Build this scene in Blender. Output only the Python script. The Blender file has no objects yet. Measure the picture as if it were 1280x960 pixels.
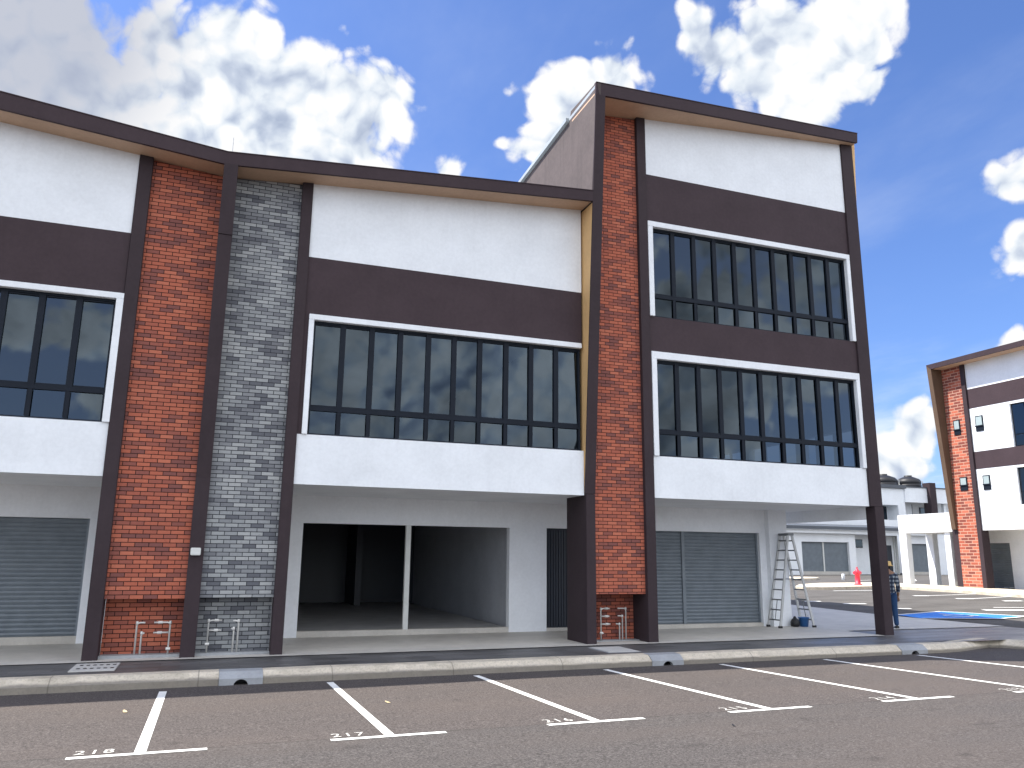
import bpy, bmesh, math, random
from mathutils import Vector, Matrix
random.seed(7)
sc = bpy.context.scene
col = sc.collection
R = math.radians

# ------------------------------------------------------------------ ground heights
def lerp(t, pts):
    if t <= pts[0][0]: return pts[0][1]
    for (a, za), (b, zb) in zip(pts, pts[1:]):
        if t <= b: return za + (zb - za) * (t - a) / (b - a)
    return pts[-1][1]
def gz(x, y):
    """asphalt level"""
    xx = max(-40, min(x, 60))
    base = .004 * xx + max(0, 13.455 - max(y, -30)) * .023
    s = (x + y) * .7071
    if s > 22: base = min(base, .08 + max(0, 13.455 - max(y, -30)) * .023)
    far = lerp(s, [(24, 0), (48, .55), (77, .72), (120, .8)]) if s > 22 else 0
    return base + far
def pz(x, y):
    """paving level"""
    return max(.19 + .003 * max(-40, min(x, 22)), gz(x, y) + .05)

# ------------------------------------------------------------------ node helpers
class NT:
    def __init__(s, nt): s.nt = nt; s.n = nt.nodes; s.l = nt.links
    def add(s, t, **kw):
        n = s.n.new(t)
        for k, v in kw.items(): setattr(n, k, v)
        return n
    def put(s, sock, v):
        if v is None: return
        if isinstance(v, bpy.types.NodeSocket): s.l.new(v, sock)
        else:
            if isinstance(v, (tuple, list)) and len(v) == 3 and sock.type == 'RGBA': v = (*v, 1)
            sock.default_value = v
    def math(s, op, a, b=None, c=None, clamp=False):
        n = s.add('ShaderNodeMath', operation=op, use_clamp=clamp)
        for i, v in enumerate((a, b, c)): s.put(n.inputs[i], v)
        return n.outputs[0]
    def vmath(s, op, a, b=None, sc_=None):
        n = s.add('ShaderNodeVectorMath', operation=op)
        s.put(n.inputs[0], a); s.put(n.inputs[1], b)
        if sc_ is not None: s.put(n.inputs['Scale'], sc_)
        return n.outputs['Value'] if op in ('DISTANCE', 'DOT_PRODUCT', 'LENGTH') else n.outputs[0]
    def noise(s, v, scale, detail=2, rough=.5, lac=2.0, out='Fac'):
        n = s.add('ShaderNodeTexNoise'); s.put(n.inputs['Vector'], v)
        n.inputs['Scale'].default_value = scale; n.inputs['Detail'].default_value = detail
        n.inputs['Roughness'].default_value = rough; n.inputs['Lacunarity'].default_value = lac
        return n.outputs[out]
    def ramp(s, f, stops, interp='LINEAR'):
        n = s.add('ShaderNodeValToRGB'); n.color_ramp.interpolation = interp
        e = n.color_ramp.elements
        while len(e) < len(stops): e.new(.5)
        for el, (p, c) in zip(e, stops):
            el.position = p; el.color = (*c, 1) if isinstance(c, (tuple, list)) else (c, c, c, 1)
        s.put(n.inputs[0], f); return n.outputs[0]
    def mix(s, f, a, b, mode='MIX'):
        n = s.add('ShaderNodeMix', data_type='RGBA', blend_type=mode)
        s.put(n.inputs[0], f); s.put(n.inputs[6], a); s.put(n.inputs[7], b); return n.outputs[2]
    def smooth(s, x, lo, hi):
        n = s.add('ShaderNodeMapRange', interpolation_type='SMOOTHSTEP')
        s.put(n.inputs[0], x); n.inputs[1].default_value = lo; n.inputs[2].default_value = hi
        return n.outputs[0]
    def bump(s, h, strength, dist):
        n = s.add('ShaderNodeBump'); n.inputs['Strength'].default_value = strength
        n.inputs['Distance'].default_value = dist; s.put(n.inputs['Height'], h); return n.outputs[0]

def material(name, fn, rough=.6, spec=.5, metal=0):
    m = bpy.data.materials.new(name); m.use_nodes = True
    t = NT(m.node_tree); b = t.n['Principled BSDF']
    b.inputs['Roughness'].default_value = rough
    b.inputs['Specular IOR Level'].default_value = spec
    b.inputs['Metallic'].default_value = metal
    pos = t.add('ShaderNodeNewGeometry').outputs['Position']
    r = fn(t, pos, b)
    if r is not None: t.put(b.inputs['Base Color'], r)
    return m
def paint(name, c, var=.08, rough=.6, spec=.4, streak=.0, bump=.1, metal=0, grain=14):
    def fn(t, p, b):
        n = t.noise(p, 1.3, 5, .6)
        n2 = t.noise(p, grain, 4, .6)
        f = t.math('ADD', t.math('MULTIPLY', n, .6), t.math('MULTIPLY', n2, .4))
        c2 = tuple(x * (1 - 2.2 * var) for x in c); c1 = tuple(min(1, x * (1 + var)) for x in c)
        o = t.ramp(f, [(.3, c2), (.62, c1)])
        if streak:
            v = t.vmath('MULTIPLY', p, (7, 7, .35))
            s = t.smooth(t.noise(v, 1, 4, .6), .5, .75)
            o = t.mix(t.math('MULTIPLY', s, streak), o, tuple(x * .55 for x in c))
        t.put(b.inputs['Normal'], t.bump(n2, bump, .01))
        return o
    return material(name, fn, rough, spec, metal)

def brick(name, stops, mortar, axis='X', bw=.224, rh=.0737, ms=.0066):
    def fn(t, p, b):
        s = t.add('ShaderNodeSeparateXYZ'); t.put(s.inputs[0], p)
        c = t.add('ShaderNodeCombineXYZ')
        t.l.new(s.outputs[0 if axis == 'X' else 1], c.inputs[0]); t.l.new(s.outputs[2], c.inputs[1])
        br = t.add('ShaderNodeTexBrick'); br.offset = .5
        t.l.new(c.outputs[0], br.inputs['Vector'])
        for k, v in (('Color1', (0, 0, 0, 1)), ('Color2', (1, 1, 1, 1)), ('Mortar', (.5, .5, .5, 1)), ('Scale', 1), ('Mortar Size', ms),
                     ('Mortar Smooth', .25), ('Bias', 0), ('Brick Width', bw), ('Row Height', rh)):
            br.inputs[k].default_value = v
        o = t.ramp(br.outputs['Color'], stops, 'CONSTANT')
        n = t.noise(p, 22, 5, .65); n1 = t.noise(p, .7, 3, .5)
        o = t.mix(t.math('MULTIPLY', t.smooth(n, .45, .8), .22), o, (.02, .018, .02), 'MIX')
        o = t.mix(t.math('MULTIPLY', t.smooth(n1, .45, .7), .08), o, (.06, .05, .05))
        o = t.mix(br.outputs['Fac'], o, mortar)
        h = t.math('ADD', t.math('MULTIPLY', br.outputs['Fac'], -1), t.math('MULTIPLY', n, .3))
        t.put(b.inputs['Normal'], t.bump(h, .7, .008))
        return o
    return material(name, fn, .8, .12)

M = {}
M['white'] = paint('white_paint', (.755, .78, .80), .045, .6, .3, streak=.06)
M['white2'] = paint('soffit_white_paint', (.80, .82, .84), .04, .7, .3, streak=.05)
M['dark'] = paint('dark_brown_paint', (.054, .038, .043), .08, .62, .12, streak=.10)
M['darkpost'] = paint('dark_brown_post_paint', (.044, .032, .036), .08, .62, .12, streak=.12)
M['taupe'] = paint('taupe_plaster', (.085, .066, .063), .12, .75, .3, streak=.45)
M['tan'] = paint('tan_paint', (.66, .42, .19), .05, .6, .35, streak=.05)
M['shadetan'] = paint('shaded_tan_paint', (.52, .35, .235), .06, .6, .35)  # the tan paint again, with soffit shade put into a browner colour
M['frame'] = paint('window_aluminium', (.011, .015, .023), .10, .5, .12, bump=.0)
M['redbrick'] = brick('red_brick_tile', [(0, (.205, .080, .068)), (.12, (.25, .088, .068)), (.25, (.30, .098, .070)), (.38, (.36, .110, .072)),
                       (.52, (.41, .120, .074)), (.68, (.44, .132, .080)), (.86, (.47, .150, .092))], (.020, .012, .011))
M['greybrick'] = brick('grey_brick_tile', [(0, (.120, .124, .138)), (.12, (.175, .180, .192)), (.28, (.225, .233, .242)), (.48, (.27, .281, .286)),
                       (.68, (.315, .326, .326)), (.86, (.36, .368, .365))], (.025, .027, .033))
M['farbrick'] = brick('far_red_brick', [(0, (.20, .06, .045)), (.4, (.34, .09, .055)), (.7, (.44, .13, .08))], (.46, .28, .21), 'Y', .42, .15, .018)

def glass_fn(t, p, b):
    t.n.remove(b); out = t.n['Material Output']
    g = t.add('ShaderNodeBsdfGlossy'); g.inputs['Roughness'].default_value = .015
    g.inputs['Color'].default_value = (.66, .83, 1, 1)
    tr = t.add('ShaderNodeBsdfTransparent'); tr.inputs['Color'].default_value = (.045, .060, .080, 1)
    f = t.add('ShaderNodeFresnel'); f.inputs['IOR'].default_value = 1.64
    bm_ = t.bump(t.noise(p, 1.1, 1, .4), .035, .05)
    t.put(g.inputs['Normal'], bm_)
    mx = t.add('ShaderNodeMixShader'); t.l.new(f.outputs[0], mx.inputs[0])
    t.l.new(tr.outputs[0], mx.inputs[1]); t.l.new(g.outputs[0], mx.inputs[2])
    t.l.new(mx.outputs[0], out.inputs['Surface'])
M['glass'] = material('tinted_glass', glass_fn)

def asphalt_fn(t, p, b):
    fine = t.noise(p, 42, 5, .85); mid = t.noise(p, 16, 5, .7)
    big = t.noise(t.vmath('MULTIPLY', p, (.35, .9, 1)), .6, 5, .6)
    sp = t.add('ShaderNodeSeparateXYZ'); t.put(sp.inputs[0], p)
    # a paving seam along the end of the bays: browner mix in the bays, greyer mix in the lane
    edge = t.math('ADD', sp.outputs[1], t.math('MULTIPLY', t.math('SUBTRACT', t.noise(p, 1.2, 3), .5), .10))
    lane = t.smooth(t.math('MULTIPLY', edge, -1), -8.96, -8.9)
    c_bay = t.ramp(fine, [(.38, (.023, .020, .019)), (.50, (.070, .060, .056)), (.64, (.170, .149, .139))])
    c_lane = t.ramp(fine, [(.38, (.023, .0205, .0195)), (.50, (.066, .059, .056)), (.64, (.160, .146, .138))])
    o = t.mix(lane, c_bay, c_lane)
    o = t.mix(t.math('MULTIPLY', t.smooth(mid, .45, .75), .35), o, (.030, .024, .022))
    o = t.mix(t.math('MULTIPLY', t.smooth(big, .40, .68), .30), o, (.10, .080, .069))
    st = t.smooth(t.noise(t.vmath('MULTIPLY', p, (.5, 5, 1)), 1, 3, .6), .58, .72)
    o = t.mix(t.math('MULTIPLY', st, .14), o, (.12, .100, .088))
    seam = t.math('SUBTRACT', 1, t.smooth(t.math('ABSOLUTE', t.math('SUBTRACT', edge, 8.92)), .0, .035))
    o = t.mix(t.math('MULTIPLY', seam, t.math('MULTIPLY', t.smooth(mid, .35, .6), .75)), o, (.025, .022, .02))
    oil = t.math('MULTIPLY', t.smooth(t.noise(p, 1.7, 3, .5), .66, .76), .38)
    o = t.mix(oil, o, (.022, .019, .018))
    tr = t.smooth(t.noise(t.vmath('MULTIPLY', p, (.25, 2.2, 1)), 1.3, 4, .6), .55, .72)
    o = t.mix(t.math('MULTIPLY', t.math('MULTIPLY', tr, lane), .22), o, (.030, .027, .026))
    spk = t.smooth(t.noise(p, 130, 2, .5), .70, .78)
    o = t.mix(t.math('MULTIPLY', spk, .55), o, (.30, .26, .23))
    farl = t.math('MULTIPLY', t.smooth(sp.outputs[0], 17, 24), t.smooth(sp.outputs[1], 9, 18))      # the side street is an older, greyer mix
    o = t.mix(t.math('MULTIPLY', farl, .8), o, t.ramp(t.noise(t.vmath('MULTIPLY', p, (.5, 1.4, 1)), .8, 6, .65), [(.35, (.070, .066, .060)), (.65, (.118, .112, .102))]))
    t.put(b.inputs['Normal'], t.bump(t.math('ADD', fine, mid), .55, .012))
    return o
M['asphalt'] = material('asphalt', asphalt_fn, .85, .25)

def paver_fn(t, p, b):
    br = t.add('ShaderNodeTexBrick'); br.offset = .5; t.put(br.inputs['Vector'], p)
    for k, v in (('Color1', (0, 0, 0, 1)), ('Color2', (1, 1, 1, 1)), ('Mortar', (.5, .5, .5, 1)), ('Scale', 1), ('Mortar Size', .004),
                 ('Brick Width', .6), ('Row Height', .3)): br.inputs[k].default_value = v
    o = t.ramp(br.outputs['Color'], [(0, (.070, .067, .066)), (1, (.120, .115, .112))])
    n = t.noise(t.vmath('MULTIPLY', p, (.5, 1.6, 1)), 1.6, 6, .65)
    o = t.mix(t.math('MULTIPLY', t.smooth(n, .46, .66), .5), o, (.17, .165, .165))
    sp = t.add('ShaderNodeSeparateXYZ'); t.put(sp.inputs[0], p)
    o = t.mix(t.math('MULTIPLY', t.smooth(sp.outputs[0], 14.6, 16.2), .6), o, (.25, .235, .225))
    n2 = t.noise(p, 30, 4, .6)
    o = t.mix(t.math('MULTIPLY', t.smooth(n2, .5, .7), .25), o, (.03, .03, .033))
    o = t.mix(t.math('MULTIPLY', br.outputs['Fac'], .7), o, (.03, .03, .03))
    t.put(b.inputs['Normal'], t.bump(t.math('SUBTRACT', n2, br.outputs['Fac']), .3, .006))
    t.put(b.inputs['Roughness'], t.ramp(n, [(.4, .38), (.65, .6)]))
    return o
M['paver'] = material('dark_paving', paver_fn, .5, .5)

def concrete(name, c, stain=.4, rough=.75):
    def fn(t, p, b):
        n = t.noise(p, 2.2, 7, .65); n2 = t.noise(p, 26, 5, .65)
        o = t.ramp(n, [(.32, tuple(x * (1 - .45 * stain) for x in c)), (.6, c)])
        o = t.mix(t.math('MULTIPLY', t.smooth(n2, .45, .72), .3 * stain + .05), o, tuple(x * .4 for x in c))
        t.put(b.inputs['Normal'], t.bump(n2, .35, .006))
        return o
    return material(name, fn, rough, .35)
M['concrete'] = concrete('walkway_concrete', (.53, .50, .45), .35, .55)
M['inner'] = concrete('interior_screed', (.42, .415, .405), .5, .6)
M['cover'] = concrete('cover_concrete', (.50, .49, .46), .3)
M['inlet'] = concrete('inlet_concrete', (.34, .35, .36), .5)
def kerb_fn(t, p, b):
    n = t.noise(p, 3.0, 7, .7); n2 = t.noise(p, 30, 5, .65)
    sp = t.add('ShaderNodeSeparateXYZ'); t.put(sp.inputs[0], p)
    o = t.ramp(n, [(.3, (.40, .35, .27)), (.62, (.63, .555, .44))])
    o = t.mix(t.math('MULTIPLY', t.smooth(n2, .45, .7), .35), o, (.17, .15, .125))
    low = t.smooth(t.math('ADD', t.math('MULTIPLY', sp.outputs[2], -1), t.math('MULTIPLY', n, .10)), -.085, -.045)
    o = t.mix(t.math('MULTIPLY', low, .78), o, (.15, .135, .115))    # splash dirt along the road
    jn = t.math('PINGPONG', sp.outputs[0], 1.0)
    o = t.mix(t.math('MULTIPLY', t.smooth(t.math('MULTIPLY', jn, -1), -.014, -.003), .5), o, (.08, .07, .06))
    t.put(b.inputs['Normal'], t.bump(t.math('ADD', n, n2), .5, .012))
    return o
M['kerb'] = material('kerb_concrete', kerb_fn, .85, .3)
def line_fn(t, p, b):
    n = t.noise(p, 45, 5, .7); n1 = t.noise(p, 2.0, 4, .6)
    w = t.smooth(t.math('ADD', n, t.math('MULTIPLY', t.math('SUBTRACT', n1, .5), .35)), .60, .70)
    o = t.ramp(n1, [(.35, (.70, .70, .66)), (.6, (.82, .82, .78))])
    return t.mix(t.math('MULTIPLY', w, .75), o, (.16, .14, .13))
M['line'] = material('road_paint_white', line_fn, .7, .3)
def worn_fn(t, p, b):
    n = t.noise(p, 38, 5, .7)
    return t.mix(t.smooth(n, .44, .66), (.60, .59, .55), (.20, .175, .16))
M['wornline'] = material('worn_number_paint', worn_fn, .75, .2)
def blue_fn(t, p, b):
    n = t.noise(p, 1.5, 5, .6)
    return t.ramp(n, [(.3, (.02, .14, .52)), (.65, (.03, .24, .72))])
M['blue'] = material('road_paint_blue', blue_fn, .6, .3)
def shutter_fn(t, p, b):
    sp = t.add('ShaderNodeSeparateXYZ'); t.put(sp.inputs[0], p)
    n = t.noise(p, 3, 4, .6)
    return t.ramp(n, [(.3, (.135, .160, .182)), (.65, (.168, .196, .220))])
M['shutter'] = material('grey_shutter_metal', shutter_fn, .45, .5)
M['navy'] = paint('navy_metal_and_dim_wall', (.014, .020, .032), .1, .45, .5)
M['steel'] = paint('pipe_steel', (.60, .59, .56), .12, .38, .5, metal=.4)
M['alu'] = paint('ladder_aluminium', (.46, .465, .46), .10, .45, .5, metal=.3)
M['rung'] = paint('ladder_rung_metal', (.16, .17, .18), .1, .4, .5, metal=.4)
M['black'] = paint('black_plastic', (.015, .015, .017), .1, .5, .4)
M['boxgrey'] = paint('pale_plastic', (.62, .63, .60), .05, .5, .4)
M['bucket'] = paint('blue_plastic', (.03, .12, .32), .1, .4, .5)
M['red'] = paint('hydrant_red', (.72, .03, .06), .08, .45, .5)
M['brownpost'] = paint('brown_post_paint', (.105, .068, .045), .08, .6, .2)
M['frosted'] = paint('frosted_pane', (.30, .36, .36), .06, .3, .5)
M['roofmetal'] = paint('roof_sheet', (.32, .35, .37), .06, .4, .5)
M['roofdark'] = paint('far_roof_sheet', (.07, .08, .095), .08, .5, .5)
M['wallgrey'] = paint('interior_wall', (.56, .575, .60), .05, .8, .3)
M['skin'] = paint('skin', (.22, .12, .075), .06, .6, .35)
M['hair'] = paint('hair', (.012, .010, .010), .1, .6, .3)
M['hat'] = paint('straw_hat', (.56, .38, .16), .10, .8, .2)
M['jeans'] = paint('blue_denim', (.022, .055, .13), .16, .85, .2, grain=40)
M['shoe'] = paint('dark_shoe', (.03, .028, .028), .1, .6, .3)
M['leaf'] = paint('dry_leaf', (.50, .40, .24), .2, .8, .2)
def plaid_fn(t, p, b):
    sp = t.add('ShaderNodeSeparateXYZ'); t.put(sp.inputs[0], p)
    a = t.math('PINGPONG', sp.outputs[2], .05); c = t.math('PINGPONG', t.math('ADD', sp.outputs[0], t.math('MULTIPLY', sp.outputs[1], .6)), .045)
    fa = t.smooth(a, .022, .030); fc = t.smooth(c, .020, .028)
    f = t.math('MULTIPLY', t.math('ADD', fa, fc), .5)
    return t.ramp(f, [(0, (.016, .021, .040)), (.5, (.045, .060, .085)), (1, (.27, .30, .33))])
M['plaid'] = material('plaid_cloth', plaid_fn, .85, .2)

# ------------------------------------------------------------------ mesh helpers
class MB:
    def __init__(s): s.v = []; s.f = []
    def face(s, pts):
        i = len(s.v); s.v += [tuple(p) for p in pts]; s.f.append(tuple(range(i, i + len(pts)))); return s
    def hexa(s, p):
        """p: 8 points, bottom loop 0-3 then top loop 4-7"""
        i = len(s.v); s.v += [tuple(q) for q in p]
        s.f += [tuple(i + k for k in q) for q in ((0, 3, 2, 1), (4, 5, 6, 7), (0, 1, 5, 4), (1, 2, 6, 5), (2, 3, 7, 6), (3, 0, 4, 7))]
        return s
    def box(s, x0, x1, y0, y1, z0, z1):
        return s.hexa([(x0, y0, z0), (x1, y0, z0), (x1, y1, z0), (x0, y1, z0), (x0, y0, z1), (x1, y0, z1), (x1, y1, z1), (x0, y1, z1)])
    def wedge(s, x0, x1, y0b, y0t, y1, z0a, z0b, z1a, z1b):
        """box whose front leans (y0b at the bottom, y0t at the top) and whose ends may differ in height"""
        return s.hexa([(x0, y0b, z0a), (x1, y0b, z0b), (x1, y1, z0b), (x0, y1, z0a), (x0, y0t, z1a), (x1, y0t, z1b), (x1, y1, z1b), (x0, y1, z1a)])
    def prism(s, loop, vec):
        i = len(s.v); n = len(loop); vec = Vector(vec)
        s.v += [tuple(p) for p in loop] + [tuple(Vector(p) + vec) for p in loop]
        s.f.append(tuple(range(i, i + n))); s.f.append(tuple(range(i + 2 * n - 1, i + n - 1, -1)))
        for k in range(n):
            a = i + k; b = i + (k + 1) % n; s.f.append((b, a, a + n, b + n))
        return s
    def tube(s, pts, r, n=8, r1=None, cap=True):
        pts = [Vector(p) for p in pts]; i0 = len(s.v); m = len(pts)
        for k, p in enumerate(pts):
            d = (pts[min(k + 1, m - 1)] - pts[max(k - 1, 0)]).normalized()
            u = d.cross(Vector((0, 0, 1)))
            if u.length < .05: u = d.cross(Vector((0, 1, 0)))
            u.normalize(); w = d.cross(u)
            rr = r if r1 is None else r + (r1 - r) * k / (m - 1)
            for j in range(n):
                a = 2 * math.pi * j / n
                s.v.append(tuple(p + u * math.cos(a) * rr + w * math.sin(a) * rr))
        for k in range(m - 1):
            for j in range(n):
                a = i0 + k * n + j; b = i0 + k * n + (j + 1) % n; s.f.append((a, b, b + n, a + n))
        if cap:
            s.f.append(tuple(i0 + j for j in range(n))[::-1]); s.f.append(tuple(i0 + (m - 1) * n + j for j in range(n)))
        return s
    def lathe(s, c, prof, n=20):
        i0 = len(s.v)
        for r, z in prof:
            for j in range(n):
                a = 2 * math.pi * j / n; s.v.append((c[0] + r * math.cos(a), c[1] + r * math.sin(a), c[2] + z))
        for k in range(len(prof) - 1):
            for j in range(n):
                a = i0 + k * n + j; b = i0 + k * n + (j + 1) % n; s.f.append((a, b, b + n, a + n))
        s.f.append(tuple(i0 + j for j in range(n))[::-1]); s.f.append(tuple(i0 + (len(prof) - 1) * n + j for j in range(n)))
        return s
    def build(s, name, mat, parent=None, bevel=0, smooth=False, kind=None, recalc=True):
        me = bpy.data.meshes.new(name); me.from_pydata(s.v, [], s.f); me.validate()
        bm = bmesh.new(); bm.from_mesh(me)
        if recalc: bmesh.ops.recalc_face_normals(bm, faces=bm.faces)
        if bevel:
            bmesh.ops.bevel(bm, geom=[e for e in bm.edges if len(e.link_faces) == 2 and e.calc_face_angle(0) > .5], offset=bevel, segments=2, affect='EDGES', clamp_overlap=True)
        bm.to_mesh(me); bm.free()
        o = bpy.data.objects.new(name, me); col.objects.link(o)
        if mat is not None: me.materials.append(M[mat] if isinstance(mat, str) else mat)
        if smooth:
            for p in me.polygons: p.use_smooth = True
        if parent is not None:
            o.parent = parent
            # geometry is written in world coordinates: cancel the root's place
            r = parent
            off = Vector((0, 0, 0))
            while r is not None and r.type == 'EMPTY': off += r.location; r = r.parent
            if parent.type == 'EMPTY' and not parent.get('local'): o.location = -off
        if kind: o['kind'] = kind
        return o
def thing(name, label, cat, loc=(0, 0, 0), group=None, local=False):
    o = bpy.data.objects.new(name, None); col.objects.link(o); o.location = loc
    o.empty_display_size = .3
    o['label'] = label; o['category'] = cat
    if group: o['group'] = group
    if local: o['local'] = 1
    return o
def tag(o, label, cat, group=None):
    o['label'] = label; o['category'] = cat
    if group: o['group'] = group
    return o

# ------------------------------------------------------------------ setting: road, paving, kerb, markings
def sheet(name, xs, ys, zf, mat, kind='structure', keep=None):
    me = bpy.data.meshes.new(name)
    v = [(x, y, zf(x, y)) for y in ys for x in xs]; nx = len(xs); f = []
    for j in range(len(ys) - 1):
        for i in range(nx - 1):
            cx = (xs[i] + xs[i + 1]) / 2; cy = (ys[j] + ys[j + 1]) / 2
            if keep and not keep(cx, cy): continue
            a = j * nx + i; f.append((a, a + 1, a + nx + 1, a + nx))
    me.from_pydata(v, [], f); me.materials.append(M[mat])
    o = bpy.data.objects.new(name, me); col.objects.link(o); o['kind'] = kind; return o
def frange(a, b, st):
    n = max(1, round((b - a) / st)); return [a + (b - a) * i / n for i in range(n + 1)]
xs = [-1500, -500, -200, -100, -60] + frange(-40, 75, 1.0) + [85, 100, 140, 250, 600, 1500]
ys = [-1500, -500, -200, -100, -60, -45] + frange(-30, 13.455, 1.0) + frange(13.6, 80, 1.0) + [90, 110, 160, 300, 700, 1500]
ground = sheet('road', xs, ys, gz, 'asphalt')

KY = 13.60                       # kerb face
KERB_END = 14.6
def paving_keep(x, y):
    return x < 20.4 if y > 13.95 else False
sheet('pavement', frange(-40, 20.4, .87), frange(13.93, 33, .68), pz, 'paver', keep=paving_keep)
# bulb of paving beyond the bays (front right)
bulb = [(15.2, 13.93), (16.95, 14.35), (17.2, 14.12), (17.9, 12.6), (18.4, 10.0), (19.5, 8.2), (22, 7.6), (26, 7.6), (26, 14), (20.9, 14.0)]
# walkway floor under the upper storeys (light concrete)
def wz(x, y): return pz(x, y) + .015
sheet('walkway', frange(-40, 15.0, .9), [15.34, 16, 17, 18, 18.7], wz, 'concrete')
sheet('walkway', frange(15.0, 20.4, .9), frange(16.6, 30, 1.0), wz, 'concrete')

# kerb: cross-section swept along a line, with gaps for the inlets
PROFILE = [(0, -.15), (.008, .098), (.016, .108), (.125, .192), (.15, .20), (.36, .203), (.36, -.15)]
def kerb_run(pts, name='kerb'):
    b = MB(); pts = [Vector((*p, 0)) for p in pts]; i0 = 0; n = len(PROFILE)
    for k, p in enumerate(pts):
        d0 = (pts[k] - pts[k - 1]).normalized() if k else None
        d1 = (pts[k + 1] - pts[k]).normalized() if k < len(pts) - 1 else None
        d = ((d0 or d1) + (d1 or d0)).normalized()
        nrm = Vector((-d.y, d.x, 0))                     # to the left of travel = away from the road
        z = pz(p.x, 14.2) - .20
        for (a, h) in PROFILE: b.v.append((p.x + nrm.x * a, p.y + nrm.y * a, z + h + random.uniform(-.004, .004)))
    for k in range(len(pts) - 1):
        for j in range(n):
            a = k * n + j; c = k * n + (j + 1) % n; b.f.append((a, c, c + n, a + n))
    b.f.append(tuple(range(n))); b.f.append(tuple((len(pts) - 1) * n + j for j in range(n)))
    return b.build(name, 'kerb', kind='structure')
INLETS = [(.29, .94), (7.78, 8.45), (13.7, 14.4)]
def subdiv(a, b): return [(x, KY) for x in frange(a, b, 1.0)]
kerb_run(subdiv(-40, INLETS[0][0]))
kerb_run(subdiv(INLETS[0][1], INLETS[1][0]))
kerb_run(subdiv(INLETS[1][1], INLETS[2][0]))
kerb_run([(14.4, KY), (14.9, 13.60), (15.3, 13.63), (15.8, 13.78), (16.4, 13.98), (16.75, 14.08), (16.93, 14.0), (17.1, 13.6), (17.4, 12.6), (17.7, 11.2), (17.9, 9.6), (18.3, 8.4), (19.2, 7.7), (21, 7.4), (27, 7.4)])
bb = MB()
def fan_sheet(loop, zf, name, mat, drop=.0):
    b = MB(); b.face([(x, y, zf(x, y) + drop) for x, y in loop]); return b.build(name, mat, kind='structure')
# paving in the bulb, as strips so that it follows the fall
bl = [(14.4, 13.93, 13.965), (15.3, 13.93, 13.965), (16.0, 13.965, 14.13), (16.7, 13.965, 14.38)]
b = MB()
outer = [(14.4, 13.95), (15.2, 13.95), (15.7, 14.08), (16.3, 14.28), (16.8, 14.40), (17.15, 14.25), (17.4, 13.75), (17.75, 12.65), (18.05, 11.25), (18.25, 9.7), (18.6, 8.65), (19.4, 8.0), (21.1, 7.75), (27, 7.75), (27, 13.9), (20.9, 13.9)]
b.face([(x, y, pz(min(x, 20), 14.2) + .0) for x, y in outer])
b.build('pavement', 'paver', kind='structure')

IN_LABEL = ['grey concrete kerb inlet with round drain hole below the grey brick pier',
            'grey concrete kerb inlet with round hole in front of the corner shop shutter', 'grey concrete kerb inlet with round hole near the kerb corner at right']
for (x0, x1), lab in zip(INLETS, IN_LABEL):
    z = pz(x0, 14.2) - .20
    t = thing('kerb_inlet', lab, 'drain inlet', (x0, KY, z), 'kerb inlets along the parking bays')
    cx = (x0 + x1) / 2; hw = .105; b = MB()
    y0 = KY - .010
    # front plate with an arched hole
    arc = [(cx + hw * math.cos(a), z + .005 + .088 * math.sin(a)) for a in [math.pi * k / 10 for k in range(11)]]
    left = [(x0 + .004, z - .15), (x0 + .004, z + .105), (cx, z + .105)] + [(p[0], p[1]) for p in arc[5:]] + [(cx - hw, z - .15)]
    right = [(x1 - .004, z - .15), (cx + hw, z - .15)] + arc[:6] + [(cx, z + .105), (x1 - .004, z + .105)]
    for lp in (left, right): b.prism([(p[0], y0, p[1]) for p in lp], (0, .10, 0))
    b.prism([(x0 + .004, y0 + .0, z + .1055), (x0 + .004, y0 + .125, z + .198), (x0 + .004, y0 + .37, z + .206), (x0 + .004, y0 + .37, z + .1055)], (x1 - x0 - .008, 0, 0))
    b.build('block', 'inlet', t)
    MB().box(cx - .22, cx + .22, y0 + .25, y0 + .34, z - .14, z + .10).build('hole_dark', 'black', t)  # black box standing in for the darkness inside the hole

# markings: each stall's line, bar and number
def strip(pts_w, name, mat, lift=.004):
    """pts: centre line [(x,y)], width"""
    (pts, w) = pts_w
    b = MB(); n = len(pts)
    L, Rr = [], []
    for k, p in enumerate(pts):
        q0 = Vector(pts[max(k - 1, 0)]); q1 = Vector(pts[min(k + 1, n - 1)]); d = (q1 - q0).normalized(); nn = Vector((-d.y, d.x)) * w / 2
        p = Vector(p); L.append(p + nn); Rr.append(p - nn)
    for k in range(n - 1):
        b.face([(q.x, q.y, gz(q.x, q.y) + lift) for q in (L[k], Rr[k], Rr[k + 1], L[k + 1])])
    return b.build(name, mat, kind='structure')
def linepts(a, c, st=.25):
    d = (Vector(c) - Vector(a)); n = max(1, int(d.length / st)); return [tuple(Vector(a) + d * k / n) for k in range(n + 1)]
X0 = -.464
for i in range(-1, 8):
    x = X0 + 2.4 * i
    if i <= 6: strip((linepts((x, 13.42 if i else 13.25), (x, 8.90)), .105), 'parking_line', 'line')
    if i <= 5: strip((linepts((x - .62, 8.85), (x + .60, 8.85)), .095), 'parking_line', 'line', .0045)
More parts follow.
